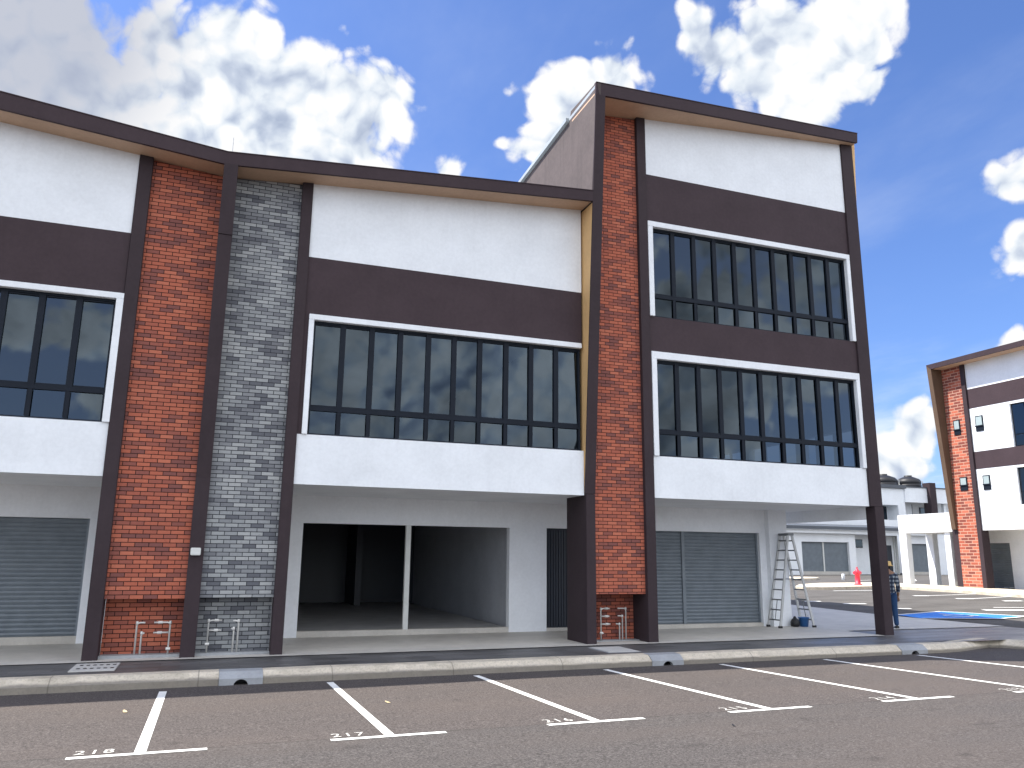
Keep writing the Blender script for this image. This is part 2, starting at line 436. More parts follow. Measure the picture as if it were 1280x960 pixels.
def number(txt, x, y, hgt, wid):
    cu = bpy.data.curves.new('number_text', 'FONT'); cu.body = txt; cu.size = 1; cu.space_character = 1.2; cu.offset = .006
    o = bpy.data.objects.new('number_text', cu); col.objects.link(o)
    bpy.context.view_layer.update()
    dg = bpy.context.evaluated_depsgraph_get(); me = bpy.data.meshes.new_from_object(o.evaluated_get(dg))
    bpy.data.objects.remove(o)
    mx = max(v.co.x for v in me.vertices); my = max(v.co.y for v in me.vertices)
    for v in me.vertices:
        px = x + v.co.x / mx * wid; py = y + v.co.y / my * hgt
        v.co = (px, py, gz(px, py) + .005)
    me.name = 'bay_number'; me.materials.append(M['wornline'])
    q = bpy.data.objects.new('bay_number', me); col.objects.link(q); q['kind'] = 'structure'
for i, s in enumerate(['218', '217', '216', '215', '214', '213']):
    number(s, X0 + 2.4 * i - .585, 8.985, .18, .35)
# far lot markings
for a, c, w in [((29.26, 28.12), (29.86, 27.90), .30), ((29.86, 27.9), (33.6, 28.1), .11), ((29.56, 26.2), (30.15, 25.89), .30), ((30.15, 25.9), (32.84, 26.3), .11),
                ((30.22, 24.55), (30.96, 24.29), .28), ((25.67, 21.64), (27.4, 21.0), .40), ((26.99, 22.35), (28.6, 21.75), .12), ((23.3, 23.15), (23.75, 23.0), .25),
                ((28.4, 32.1), (31.0, 31.5), .16), ((22.5, 27.1), (23.1, 26.86), .25), ((23.1, 25.6), (23.9, 25.3), .25), ((39, 42), (42.5, 43.6), .12), ((43.5, 41.5), (45.5, 43.5), .12),
                ((29.9, 22.6), (32.6, 22.9), .11), ((29.7, 20.2), (32.4, 20.5), .11)]:
    strip((linepts(a, c, .5), w), 'parking_line', 'line', .012)
# blue accessible bay with its white symbol
bp = [(21.05, 20.0), (23.24, 19.12), (24.75, 19.3), (23.63, 21.57), (21.22, 21.1)]
b = MB(); b.face([(x, y, gz(x, y) + .022) for x, y in bp]); b.build('blue_bay', 'blue', kind='structure')
def flat(pts_w, lift):
    pts, w = pts_w; b = MB(); n = len(pts)
    for k in range(n - 1):
        p = Vector(pts[k]); q = Vector(pts[k + 1]); d = (q - p).normalized(); nn = Vector((-d.y, d.x)) * w / 2
        b.face([(r.x, r.y, gz(r.x, r.y) + lift) for r in (p + nn, p - nn, q - nn, q + nn)])
    return b.build('parking_line', 'line', kind='structure')
flat(([(21.22, 21.14), (23.63, 21.62), (24.80, 19.30), (23.24, 19.06), (21.05, 19.96)], .11), .030)
cx, cy = 22.9, 20.3
flat(([(cx + .42 * math.cos(a), cy + .42 * math.sin(a)) for a in [R(150 + 24 * k) for k in range(11)]], .10), .029)
flat(([(cx - .1, cy + .62), (cx - .05, cy + .1), (cx + .35, cy + .08), (cx + .5, cy - .35)], .11), .033)

# paved island in front of the far corner building, small island behind
def island(loop, name, h=.13):
    b = MB(); top = [(x, y, gz(x, y) + h) for x, y in loop]
    b.face(top)
    n = len(loop)
    for k in range(n):
        p = loop[k]; q = loop[(k + 1) % n]
        b.face([(p[0], p[1], gz(*p) - .1), (q[0], q[1], gz(*q) - .1), top[(k + 1) % n], top[k]])
    return b.build(name, 'kerb', kind='structure')
island([(32.7, 8), (32.7, 25.5), (32.9, 28.9), (32.6, 32.0), (31.6, 32.9), (28.6, 33.0), (27.7, 33.4), (27.9, 34.2), (29.3, 35.6), (31.3, 36.3), (36, 36.6), (36, 8)], 'kerb_island')
island([(36.0, 43.2), (37.2, 43.6), (38.9, 45.2), (38.6, 46.5), (35, 46.8), (31, 45.0), (31, 42.6), (34, 42.4)], 'kerb_island')

# ------------------------------------------------------------------ facade parts
FY = 15.586      # plaster face
GY = 15.70       # glass plane
FIN = 15.54      # fin face
SH = 18.5        # shop wall
def lean(z): return 15.556 - max(0, z - 3.3) * .0847

def window(par, x0, x1, z0, z1, zt, mulls, sx0=None, sx1=None, stop=None, sbot=None, back='window'):
    """strip window: white surround, dark frame with casements over fixed lights, tinted glass"""
    w = thing(back, '', ''); del w['label']; del w['category']; w.parent = par; w.location = -par.location
    w['local'] = 1
    if sx0 is not None or sx1 is not None:
        b = MB(); yf = FY - .045
        sb = z0 if sbot is None else sbot
        L = sx0 if sx0 is not None else x0; Rr = sx1 if sx1 is not None else x1
        b.box(L, Rr, yf, GY - .03, z1, stop)
        if sx0 is not None: b.box(sx0, x0, yf, GY - .03, sb, z1)
        if sx1 is not None: b.box(x1, sx1, yf, GY - .03, sb, z1)
        b.build('surround', 'white', w, bevel=.006)
    b = MB(); fw = .045
    b.box(x0, x1, GY - .05, GY + .05, z1 - fw, z1); b.box(x0, x1, GY - .05, GY + .05, z0, z0 + .035)
    b.box(x0, x0 + fw, GY - .05, GY + .05, z0 + .035, z1 - fw); b.box(x1 - fw, x1, GY - .05, GY + .05, z0 + .035, z1 - fw)
    b.box(x0 + fw, x1 - fw, GY - .045, GY + .05, zt - .04, zt + .04)
    edges = [x0] + mulls + [x1]
    for m in mulls:
        b.box(m - .052, m + .052, GY - .047, GY + .05, zt + .04, z1 - fw)
        b.box(m - .030, m + .030, GY - .040, GY + .05, z0 + .035, zt - .04)
    for a, c in zip(edges, edges[1:]):   # casement rails
        b.box(a + .052, c - .052, GY - .030, GY + .02, zt + .04, zt + .075); b.box(a + .052, c - .052, GY - .030, GY + .02, z1 - fw - .03, z1 - fw)
        for q in (a + .03, c - .042): b.box(q, q + .012, GY - .046, GY - .04, z0 + .05, zt - .05)
    b.build('frame', 'frame', w)
    g = MB()
    for a, c in zip(edges, edges[1:]):
        for (p, q) in ((zt, z1), (z0, zt)):
            j = [random.uniform(-.007, .007) for _ in range(2)]
            g.face([(a, GY + j[0], p), (c, GY - j[0], p), (c, GY - j[0] + j[1], q), (a, GY + j[0] + j[1], q)])
    g.build('glass', 'glass', w, recalc=False)
    return w

def slat_mesh(x0, x1, y, z0, z1, pitch=.088, axis='X'):
    """roller-shutter curtain: curved slats as one profile"""
    b = MB(); prof = []
    z = z0
    while z < z1 - .001:
        for f, d in ((0, 0), (.12, -.003), (.45, -.017), (.80, -.010), (.92, 0), (.96, .006)):
            zz = z + pitch * f
            if zz < z1: prof.append((y + d, zz))
        z += pitch
    prof.append((y, z1))
    for (ya, za), (yb, zb) in zip(prof, prof[1:]):
        b.face([(x0, ya, za), (x1, ya, za), (x1, yb, zb), (x0, yb, zb)] if axis == 'X' else [(ya, x0, za), (ya, x1, za), (yb, x1, zb), (yb, x0, zb)])
    return b
def shutter(par, x0, x1, y, z0, z1, guides=(), name='roller_shutter'):
    s = slat_mesh(x0, x1, y, z0, z1).build(name, 'shutter', par)
    rails = [MB().box(g - .045, g + .045, y - .05, y + .03, z0, z1) for g in guides]
    rails += [MB().box(x0, x0 + .05, y - .045, y + .03, z0, z1), MB().box(x1 - .05, x1, y - .045, y + .03, z0, z1)]
    for q in rails: q.build('guide_rail', 'shutter', None).parent = s
    return s

ROOM = 29.5
# ================================================================= left shophouse
A = thing('shophouse', 'left shophouse with red brick pier and closed grey shutter, cut by the photo edge', 'shophouse', (-5, 15.5, .2), 'row of shophouses')
zl = lambda x: 9.44 + (-.3 - x) * .1025          # top of the sloping fascia
zlb = lambda x: 9.20 + (-.3 - x) * .0865         # underside
XL = -10.2
MB().hexa([(XL, FY, 7.77), (-1.86, FY, 7.77), (-1.86, FY + .2, 7.77), (XL, FY + .2, 7.77), (XL, FY, zlb(XL) + .02), (-1.86, FY, zlb(-1.86) + .02), (-1.86, FY + .2, zlb(-1.86) + .02), (XL, FY + .2, zlb(XL) + .02)]).build('upper_panel', 'white', A)
MB().box(XL, -1.86, FY + .004, FY + .2, 6.585, 7.77).build('dark_band', 'dark', A)
mu = [-2.565 - .588 * k for k in range(10)]
window(A, -8.9, -1.965, 4.205, 6.475, 4.765, sorted([-2.565 - .588 * k for k in range(11)]), None, -1.835, 6.585, 4.205)
MB().box(XL, -1.85, FY, GY + .1, 3.26, 4.205).build('spandrel', 'white', A)
MB().hexa([(-1.85, FIN, -.2), (-1.615, FIN, -.2), (-1.615, 15.9, -.2), (-1.85, 15.9, -.2), (-1.85, FIN, zlb(-1.85) + .02), (-1.615, FIN, zlb(-1.615) + .02), (-1.615, 15.9, zlb(-1.615) + .02), (-1.85, 15.9, zlb(-1.85) + .02)]).build('fin', 'darkpost', A, bevel=.006)
MB().hexa([(-1.615, 15.64, 1.185), (-.342, 15.64, 1.185), (-.342, 16.1, 1.185), (-1.615, 16.1, 1.185), (-1.615, 15.64, zlb(-1.615)), (-.342, 15.64, zlb(-.342)), (-.342, 16.1, zlb(-.342)), (-1.615, 16.1, zlb(-1.615))]).build('brick_pier', 'redbrick', A)
MB().box(-1.615, -.342, 15.95, 16.4, .25, 1.184).build('brick_base', 'redbrick', A)
MB().box(-1.615, -.342, 15.70, 16.4, -.1, .25).build('plinth', 'inlet', A)
def fascia(par, x0, x1, y0, y1, zb, zt, thick=.06, back=15.3):
    # leaning front plate, plus roof deck behind and soffit under
    MB().hexa([(x0, y0(zb(x0)), zb(x0)), (x1, y1(zb(x1)), zb(x1)), (x1, y1(zb(x1)) + thick, zb(x1)), (x0, y0(zb(x0)) + thick, zb(x0)),
               (x0, y0(zt(x0)), zt(x0)), (x1, y1(zt(x1)), zt(x1)), (x1, y1(zt(x1)) + thick, zt(x1)), (x0, y0(zt(x0)) + thick, zt(x0))]).build('fascia', 'dark', par)
    MB().hexa([(x0, y0(zb(x0)) + thick + .002, zb(x0) + .012), (x1, y1(zb(x1)) + thick + .002, zb(x1) + .012), (x1, 16.1, zb(x1) + .012), (x0, 16.1, zb(x0) + .012),
               (x0, y0(zb(x0)) + thick + .002, zb(x0) + .05), (x1, y1(zb(x1)) + thick + .002, zb(x1) + .05), (x1, 16.1, zb(x1) + .05), (x0, 16.1, zb(x0) + .05)]).build('soffit', 'shadetan', par)
    MB().hexa([(x0, y0(zt(x0)) + thick, zt(x0) - .12), (x1, y1(zt(x1)) + thick, zt(x1) - .12), (x1, 31, zt(x1) - .5), (x0, 31, zt(x0) - .5),
               (x0, y0(zt(x0)) + thick, zt(x0) - .04), (x1, y1(zt(x1)) + thick, zt(x1) - .04), (x1, 31, zt(x1) - .42), (x0, 31, zt(x0) - .42)]).build('roof', 'roofmetal', par)
    b = MB()      # pale metal capping seen as a thin bright edge
    b.hexa([(x0, y0(zt(x0)) - .012, zt(x0) + .001), (x1, y1(zt(x1)) - .012, zt(x1) + .001), (x1, y1(zt(x1)) + .1, zt(x1) + .001), (x0, y0(zt(x0)) + .1, zt(x0) + .001),
            (x0, y0(zt(x0)) - .012, zt(x0) + .018), (x1, y1(zt(x1)) - .012, zt(x1) + .018), (x1, y1(zt(x1)) + .1, zt(x1) + .018), (x0, y0(zt(x0)) + .1, zt(x0) + .018)])
    b.build('capping', 'dark', par)
fascia(A, XL, -.30, lean, lean, zlb, zl)
# ground floor of the left shop
def ceiling(par, x0, x1, z=3.262, y0=None, y1=SH + .2):
    MB().box(x0, x1, (FY + .001 if y0 is None else y0), y1, z, z + .22).build('walkway_ceiling', 'white2', par)
MB().box(XL, -1.85, GY + .1, SH + .2, 3.27, 3.5).build('walkway_ceiling', 'white2', A)
b = MB(); b.box(-2.335, -.2, SH, SH + .2, 0, 3.27); b.box(XL, -2.335, SH, SH + .2, 2.635, 3.27); b.box(XL, -8.4, SH, SH + .2, 0, 2.635); b.build('shop_wall', 'white2', A)
shutter(A, -8.4, -2.335, SH + .12, .34, 2.635, [-5.3])
MB().box(-8.4, -2.335, SH + .02, SH + .3, 0, .338).build('threshold', 'concrete', A)
def shell(par, x0, x1, floors, top, y1=ROOM, cols=True):
    b = MB()
    for z in floors: b.box(x0, x1, GY + .12, y1, z - .14, z)
    b.build('floor_slab', 'inner', par)
    b = MB(); b.box(x0, x1, y1, y1 + .2, -.2, top); b.build('back_wall', 'navy', par)  # near-black colour stands in for the gloom at the back of the room
    b = MB(); b.box(x0 - .0, x0 + .12, GY + .3, y1, 3.5, top); b.build('party_wall', 'wallgrey', par)
shell(A, XL, -.36, [3.66, ], 9.1)
MB().box(XL, -.36, 16.2, ROOM, 7.2, 7.3).build('room_ceiling', 'white2', A)

# ================================================================= middle shophouse
B = thing('shophouse', 'middle shophouse with grey brick pier and an open dark shop at street level', 'shophouse', (3.5, 15.5, .2), 'row of shophouses')
zm = lambda x: 9.44 + (x + .3) * .0702
zmb = lambda x: 9.20 + (x + .3) * .0712
XM0, XM1 = 1.37, 7.35
MB().hexa([(XM0, FY, 7.77), (XM1, FY, 7.77), (XM1, FY + .2, 7.77), (XM0, FY + .2, 7.77), (XM0, FY, zmb(XM0) + .02), (XM1, FY, zmb(XM1) + .02), (XM1, FY + .2, zmb(XM1) + .02), (XM0, FY + .2, zmb(XM0) + .02)]).build('upper_panel', 'white', B)
MB().box(XM0, XM1, FY + .004, FY + .2, 6.585, 7.77).build('dark_band', 'dark', B)
MB().box(XM0, 1.4545, FY + .006, GY + .1, 4.2055, 6.5845).build('dark_band', 'dark', B)
window(B, 1.555, 7.33, 4.205, 6.475, 4.725, [2.145, 2.725, 3.31, 3.90, 4.45, 5.015, 5.605, 6.175, 6.76], 1.455, None, 6.585, 4.205)
b = MB(); b.box(XM0, 7.375, FY, GY + .1, 3.255, 4.205); b.build('spandrel', 'white', B)
MB().hexa([(1.16, FIN, -.2), (1.37, FIN, -.2), (1.37, 15.9, -.2), (1.16, 15.9, -.2), (1.16, FIN, zmb(1.16) + .02), (1.37, FIN, zmb(1.37) + .02), (1.37, 15.9, zmb(1.37) + .02), (1.16, 15.9, zmb(1.16) + .02)]).build('fin', 'darkpost', B, bevel=.006)
MB().hexa([(-.095, 15.64, 1.20), (1.16, 15.64, 1.20), (1.16, 16.1, 1.20), (-.095, 16.1, 1.20), (-.095, 15.64, zmb(-.095)), (1.16, 15.64, zmb(1.16)), (1.16, 16.1, zmb(1.16)), (-.095, 16.1, zmb(-.095))]).build('brick_pier', 'greybrick', B)
MB().box(-.095, 1.16, 15.93, 16.4, .25, 1.199).build('brick_base', 'greybrick', B)
MB().box(-.095, 1.16, 15.72, 16.4, -.1, .25).build('plinth', 'inlet', B)
b = MB(); b.box(-.342, -.095, 15.55, 16.1, -.2, 3.3)
b.hexa([(-.342, lean(3.3), 3.3), (-.095, lean(3.3), 3.3), (-.095, 16.1, 3.3), (-.342, 16.1, 3.3), (-.342, lean(7.83), 7.83), (-.095, lean(7.83), 7.83), (-.095, 16.1, 7.83), (-.342, 16.1, 7.83)])
b.hexa([(-.345, lean(7.84) - .012, 7.84), (-.092, lean(7.84) - .012, 7.84), (-.092, 16.1, 7.84), (-.345, 16.1, 7.84), (-.345, lean(9.21) - .012, 9.215), (-.092, lean(9.21) - .012, 9.215), (-.092, 16.1, 9.215), (-.345, 16.1, 9.215)])
b.build('frame_post', 'darkpost', B)
fascia(B, -.30, 7.378, lean, lean, zmb, zm)
# tan lining on the reveal at the right end of the middle unit
MB().hexa([(7.385, lean(3.3) + .032, 3.30), (7.50, lean(3.3) + .032, 3.30), (7.50, 16.0, 3.30), (7.385, 16.0, 3.30),
           (7.385, lean(9.72) + .032, 9.72), (7.50, lean(9.72) + .032, 9.72), (7.50, 16.0, 9.72), (7.385, 16.0, 9.72)]).build('reveal', 'tan', B)
ceiling(B, 1.37, 8.9, 3.258, GY + .1)
b = MB()
b.box(1.2, 1.90, SH, SH + .2, 0, 3.26); b.box(1.90, 6.765, SH, SH + .2, 2.65, 3.26); b.box(6.765, 7.73, SH, SH + .2, 0, 3.26); b.box(7.73, 8.85, SH, SH + .2, 2.66, 3.26)
b.build('shop_wall', 'white2', B)
MB().box(1.90, 6.765, SH + .012, SH + .24, 0, .335).build('threshold', 'concrete', B)
MB().box(4.23, 4.345, SH + .03, SH + .13, .335, 2.65).build('shutter_post', 'boxgrey', B)
MB().box(7.73, 8.85, SH + .03, SH + .2, 0, .30).build('door_step', 'concrete', B)
b = MB()
for k in range(16):
    x = 7.74 + .07 * k; b.box(x, x + .052, SH + .08, SH + .12, .30, 2.66)
b.box(7.73, 8.86, SH + .12, SH + .16, .30, 2.66); d = b.build('folding_door', 'navy', B)
MB().box(1.9, 6.765, SH + .24, ROOM, 0, .333).build('shop_floor', 'inner', B)
for xw in (1.2, 7.05): MB().box(xw, xw + .2, SH + .2, ROOM, 0, 3.3).build('shop_side_wall', 'wallgrey', B)
b = MB(); b.box(1.4, 7.05, SH + .2, ROOM, 3.24, 3.40); b.build('shop_ceiling', 'wallgrey', B)
b = MB(); b.box(4.6, 4.8, ROOM - 2.05, ROOM - .05, .34, 3.22); b.build('shop_partition', 'navy', B)  # darkened by its colour so it sinks into the interior shade
shell(B, -.1, 7.36, [3.66], 9.1)
MB().box(-.1, 7.36, 16.2, ROOM, 7.2, 7.3).build('room_ceiling', 'white2', B)
b = MB(); b.tube([(-.225, 15.35, 9.42), (-.225, 15.35, 9.92)], .008, 6); b.lathe((-.225, 15.35, 9.42), [(.03, 0), (.03, .03), (.01, .05)], 8); tag(b.build('lightning_rod', 'steel'), 'thin lightning rod standing at the valley of the roof edge', 'lightning rod')

# ================================================================= corner tower
T = thing('shophouse', 'tall corner shophouse of three storeys with two stacked strip windows', 'shophouse', (11.4, 15.5, .2), 'row of shophouses')
zt = lambda x: 12.55 + (x - 7.38) * .0832
ztb = lambda x: 12.27 + (x - 7.38) * .0862
ytw = lambda x: (lambda z: lean(12.4) + (x - 7.38) / 8.1 * (15.40 - lean(12.4)) + (12.4 - z) * .0847)
TX0, TX1 = 9.065, 15.07
def cutbox(b, x0, x1, y0, y1, z0, zf): b.hexa([(x0, y0, z0), (x1, y0, z0), (x1, y1, z0), (x0, y1, z0), (x0, y0, zf(x0)), (x1, y0, zf(x1)), (x1, y1, zf(x1)), (x0, y1, zf(x0))]); return b
pb = lambda x: 10.985 - (x - TX0) * .001
cutbox(MB(), TX0, TX1, FY, FY + .2, 10.98, lambda x: ztb(x) + .02).build('upper_panel', 'white', T)
MB().box(TX0, TX1, FY + .004, FY + .2, 9.775, 10.98).build('dark_band', 'dark', T)
tm = [9.80, 10.385, 10.965, 11.545, 12.12, 12.70, 13.27, 13.84, 14.41]
window(T, 9.205, 14.95, 7.435, 9.645, 7.955, tm, 9.075, 15.06, 9.775, 7.435)
MB().box(TX0, TX1, FY + .004, FY + .2, 6.59, 7.434).build('dark_band', 'dark', T)
window(T, 9.215, 14.95, 4.19, 6.42, 4.745, tm, 9.085, 15.065, 6.59, 4.19)
b = MB(); b.box(TX0, TX1, FY, GY + .1, 3.262, 4.189); b.box(TX1, 15.19, FY + .004, GY + .1, 3.265, 4.189); b.build('spandrel', 'white', T)
b = MB(); cutbox(b, 8.83, 9.065, FIN, 16.3, -.2, lambda x: ztb(x) + .02); b.build('fin', 'darkpost', T, bevel=.006)
b = MB(); b.box(15.195, 15.47, FIN, 15.85, -.2, 3.26); b.build('column', 'darkpost', T, bevel=.008)
b = MB(); cutbox(b, 15.075, 15.455, FIN + .004, 15.80, 3.262, lambda x: ztb(x) + .02); b.build('fin', 'darkpost', T, bevel=.006)
cutbox(MB(), 7.625, 8.83, 15.64, 16.4, 1.215, ztb).build('brick_pier', 'redbrick', T)
MB().box(7.625, 8.83, 16.20, 16.6, .25, 1.214).build('brick_base', 'redbrick', T)
MB().box(7.625, 8.83, 15.95, 16.6, -.1, .25).build('plinth', 'inlet', T)
MB().box(7.405, 7.624, 15.556, 16.56, -.2, 3.285).build('column', 'darkpost', T, bevel=.008)
MB().hexa([(7.38, lean(3.29), 3.29), (7.624, lean(3.29), 3.29), (7.624, lean(3.29) + .03, 3.29), (7.38, lean(3.29) + .03, 3.29),
           (7.38, lean(12.27), 12.27), (7.624, lean(12.27), 12.28), (7.624, lean(12.27) + .03, 12.28), (7.38, lean(12.27) + .03, 12.27)]).build('frame_post', 'darkpost', T)
MB().hexa([(7.51, lean(3.3) + .031, 3.3), (7.622, lean(3.3) + .031, 3.3), (7.622, 15.9, 3.3), (7.51, 15.9, 3.3), (7.51, lean(12.2) + .031, 12.28), (7.622, lean(12.2) + .031, 12.28), (7.622, 15.9, 12.28), (7.51, 15.9, 12.28)]).build('frame_side', 'shadetan', T)
# taupe side wall with its raised parapet at the front
pf = [(14.775, 12.545), (16.17, 12.60), (16.24, 12.36), (19.38, 12.20), (31, 11.6), (31, 3.3), (16.01, 3.3), (16.01, 9.75), (lean(9.75) + .06, 9.75)]
MB().prism([(7.381, y, z) for y, z in pf], (.125, 0, 0)).build('side_wall', 'taupe', T)
fascia(T, 7.38, 15.47, ytw(7.38), ytw(15.47), ztb, zt)
MB().hexa([(7.30, 16.28, 12.375), (7.40, 16.28, 12.375), (7.40, 31, 11.62), (7.30, 31, 11.62), (7.30, 16.28, 12.47), (7.40, 16.28, 12.47), (7.40, 31, 11.72), (7.30, 31, 11.72)]).build('roof_flashing', 'roofmetal', T)
# frame of the side facade, leaning out above the corner
b = MB()
b.prism([(15.456, 15.60, 10.7), (15.47, 15.60, 10.7), (15.60, 15.60, 12.95), (15.60, 15.60, 13.2), (15.456, 15.60, 13.19)], (0, 14, 0)); b.build('side_frame', 'tan', T)
# side facade: low strip of windows on the first floor, solid above
b = MB()
b.box(15.21, 15.43, 15.81, ROOM, 2.97, 4.30); b.box(15.21, 15.43, 15.81, ROOM, 5.25, 12.8)
for y in (15.81, 18.0, 20.4, 22.8, 25.2, 27.6): b.box(15.21, 15.43, y, y + .28, 4.30, 5.25)
b.build('side_facade', 'white2', T)
for y in (15.81, 18.0, 20.4, 22.8, 25.2):
    for q in (.28, 1.0, 1.68): MB().box(15.27, 15.33, y + q, y + q + .06, 4.30, 5.25).build('window_mullion', 'frame', T)
ceiling(T, 9.065, 15.21, 3.268, GY + .1, 28)
b = MB()
b.box(8.85, 10.0, SH - .2, SH, 0, 3.27); b.box(10.0, 13.84, SH - .2, SH, 2.655, 3.27); b.box(13.84, 14.04, SH - .2, SH, 0, 3.27); b.box(14.04, 14.62, SH - .36, SH + .1, 0, 3.268)
b.box(14.3, 14.5, SH + .1, 28, 0, 3.268); b.box(14.5, 14.72, 22, 22.5, 0, 3.268)
b.build('shop_wall', 'white2', T)
shutter(T, 10.0, 13.84, SH - .06, .34, 2.655, [11.52])
MB().box(10.0, 13.84, SH - .19, SH + .1, 0, .338).build('threshold', 'concrete', T)
MB().box(10.0, 14.3, SH + .4, SH + .5, 0, 3.2).build('shop_back', 'wallgrey', T)
shell(T, 7.52, 15.2, [3.66, 7.0], 12.0)
MB().box(7.52, 15.2, 16.2, ROOM, 10.1, 10.2).build('room_ceiling', 'white2', T)
MB().box(7.65, 15.2, 16.2, ROOM, 6.72, 6.85).build('room_ceiling', 'white2', T)

# ------------------------------------------------------------------ small things on the frontage
b = MB(); b.box(-.315, -.145, 15.47, 15.548, 1.93, 2.06)
tag(b.build('junction_box', 'boxgrey', bevel=.01), 'small pale junction box fixed to the dark post between the brick piers', 'junction box')
def pipes(label, loc, runs, valves):
    t = thing('water_pipe_stand', label, 'water pipes', loc, 'water pipe stands at the brick piers')
    for r in runs:
        b = MB(); pts = []
        for k, p in enumerate(r):
            pts.append(Vector(p))
        # rounded elbows
        out = [pts[0]]
        for a, c, d in zip(pts, pts[1:], pts[2:]):
            u = (a - c).normalized(); v = (d - c).normalized()
            out += [c + u * .045, c + (u + v) * .013, c + v * .045]
        out.append(pts[-1]); b.tube(out, .0155, 8)
        for c in pts[1:-1]: b.lathe((c.x, c.y, c.z - .03), [(.022, 0), (.024, .01), (.024, .04), (.02, .055)], 10)
        b.build('pipe', 'steel', t, smooth=True)
    for (x, y, z) in valves:
        b = MB(); b.tube([(x - .035, y, z), (x + .035, y, z)], .026, 8); b.tube([(x, y, z), (x, y - .05, z)], .010, 6); b.box(x - .035, x + .035, y - .06, y - .05, z - .008, z + .008)
        b.build('valve', 'steel', t)
y = 15.76; zb = .2
pipes('steel water pipes rising in front of the left red brick pier', (-.8, y, zb), [
    [(-1.07, y, zb), (-1.07, y, .78), (-.94, y, .78)], [(-.985, y, zb), (-.985, y, .61), (-.94, y, .61)],
    [(-.54, y, zb), (-.54, y, .78), (-.80, y, .78)], [(-.545, y, .61), (-.80, y, .61)]], [(-.70, y, .78), (-.70, y, .61), (-.54, y - .01, .34)])
pipes('steel water pipes rising in front of the grey brick pier', (.35, y, zb), [
    [(.09, y, zb), (.09, y, .80), (.31, y, .80)], [(.09, y, .63), (.31, y, .63)],
    [(.52, y, zb), (.52, y, .66), (.49, y, .66)], [(.595, y, zb), (.595, y, .79), (.50, y, .79)]], [(.22, y, .80), (.22, y, .63), (.09, y - .01, .40)])
y = 16.0
pipes('steel water pipes rising in front of the corner red brick pier', (8.2, y, zb), [
    [(7.94, y, zb), (7.94, y, .90), (8.15, y, .90)], [(7.94, y, .74), (8.14, y, .74)], [(7.94, y, .58), (8.16, y, .58)],
    [(8.38, y, zb), (8.38, y, .58), (8.30, y, .58)], [(8.45, y, zb), (8.45, y, .745), (8.34, y, .745)], [(8.535, y, zb), (8.535, y, .90), (8.34, y, .90)]],
    [(8.07, y, .90), (8.07, y, .74), (8.08, y, .58), (7.94, y - .01, .40)])

# manhole covers
z = pz(-1.5, 14.7)
t = thing('manhole_cover', 'pale drain cover with two rows of slots, below the left red brick pier', 'drain cover', (-1.5, 14.7, z))
b = MB(); b.box(-1.86, -1.22, 14.28, 15.18, z - .05, z + .016); b.build('slab', 'cover', t, bevel=.004)
for r in range(2):
    for k in range(6):
        x = -1.78 + k * .095; yy = 14.48 + r * .40; MB().box(x, x + .05, yy, yy + .10, z + .012, z + .019).build('slot', 'black', t)
z = pz(7.5, 14.6)
t = thing('manhole_cover', 'plain pale concrete cover below the corner red brick pier', 'drain cover', (7.6, 14.6, z))
MB().box(7.22, 7.86, 14.22, 15.05, z - .05, z + .016).build('slab', 'cover', t, bevel=.004)
MB().box(7.19, 7.89, 14.19, 15.08, z - .05, z + .008).build('surround', 'inlet', t)

# step ladder opened in front of the wall corner
t = thing('step_ladder', 'tall open aluminium step ladder standing by the shop wall corner', 'ladder', (14.45, 18.0, .25))
zg = .25; topz = 2.62
def rail(b, x0, y0, x1, y1):
    a = Vector((x0, y0, zg)); c = Vector((x1, y1, topz)); d = (c - a)
    w, h = .016, .034
    b.hexa([(a.x - h, a.y - w, a.z), (a.x + h, a.y - w, a.z), (a.x + h, a.y + w, a.z), (a.x - h, a.y + w, a.z), (c.x - h, c.y - w, c.z), (c.x + h, c.y - w, c.z), (c.x + h, c.y + w, c.z), (c.x - h, c.y + w, c.z)])
NY, FYY = 17.72, 18.08
for side, (xb, xt) in enumerate(((13.86, 14.33), (14.93, 14.45))):
    b = MB(); rail(b, xb, NY - .06, xt, NY + .02); b.build('rail', 'alu', t, bevel=.004)
    b = MB(); rail(b, xb, FYY + .06, xt, FYY - .02); b.build('rail', 'alu', t, bevel=.004)
    for k in range(9):
        f = (k + .75) / 9.4; x = xb + (xt - xb) * f; zz = zg + (topz - zg) * f
        yn = NY - .06 + .08 * f; yf = FYY + .06 - .08 * f
        b = MB(); b.tube([(x, yn, zz), (x, yf, zz)], .017, 8); b.build('rung', 'rung', t, smooth=True)
        if k == 0:
            b = MB(); b.tube([(x, (yn + yf) / 2, zz), (x + (xt - xb) * .21, (yn + yf) / 2, zz + (topz - zg) * .21)], .010, 6); b.build('strut', 'rung', t)
    b = MB(); 
    for (yy) in (NY - .06, FYY + .06): b.box(xb - .05, xb + .05, yy - .025, yy + .025, zg - .02, zg + .05)
    b.build('rubber_foot', 'black', t)
b = MB()
for yy in (NY - .005, FYY + .005):
    b.tube([(14.10, yy, 1.47), (14.69, yy, 1.47)], .008, 6)
b.build('spreader', 'rung', t)
MB().box(14.29, 14.49, NY - .02, FYY + .02, topz - .03, topz + .03).build('top_cap', 'rung', t, bevel=.008)
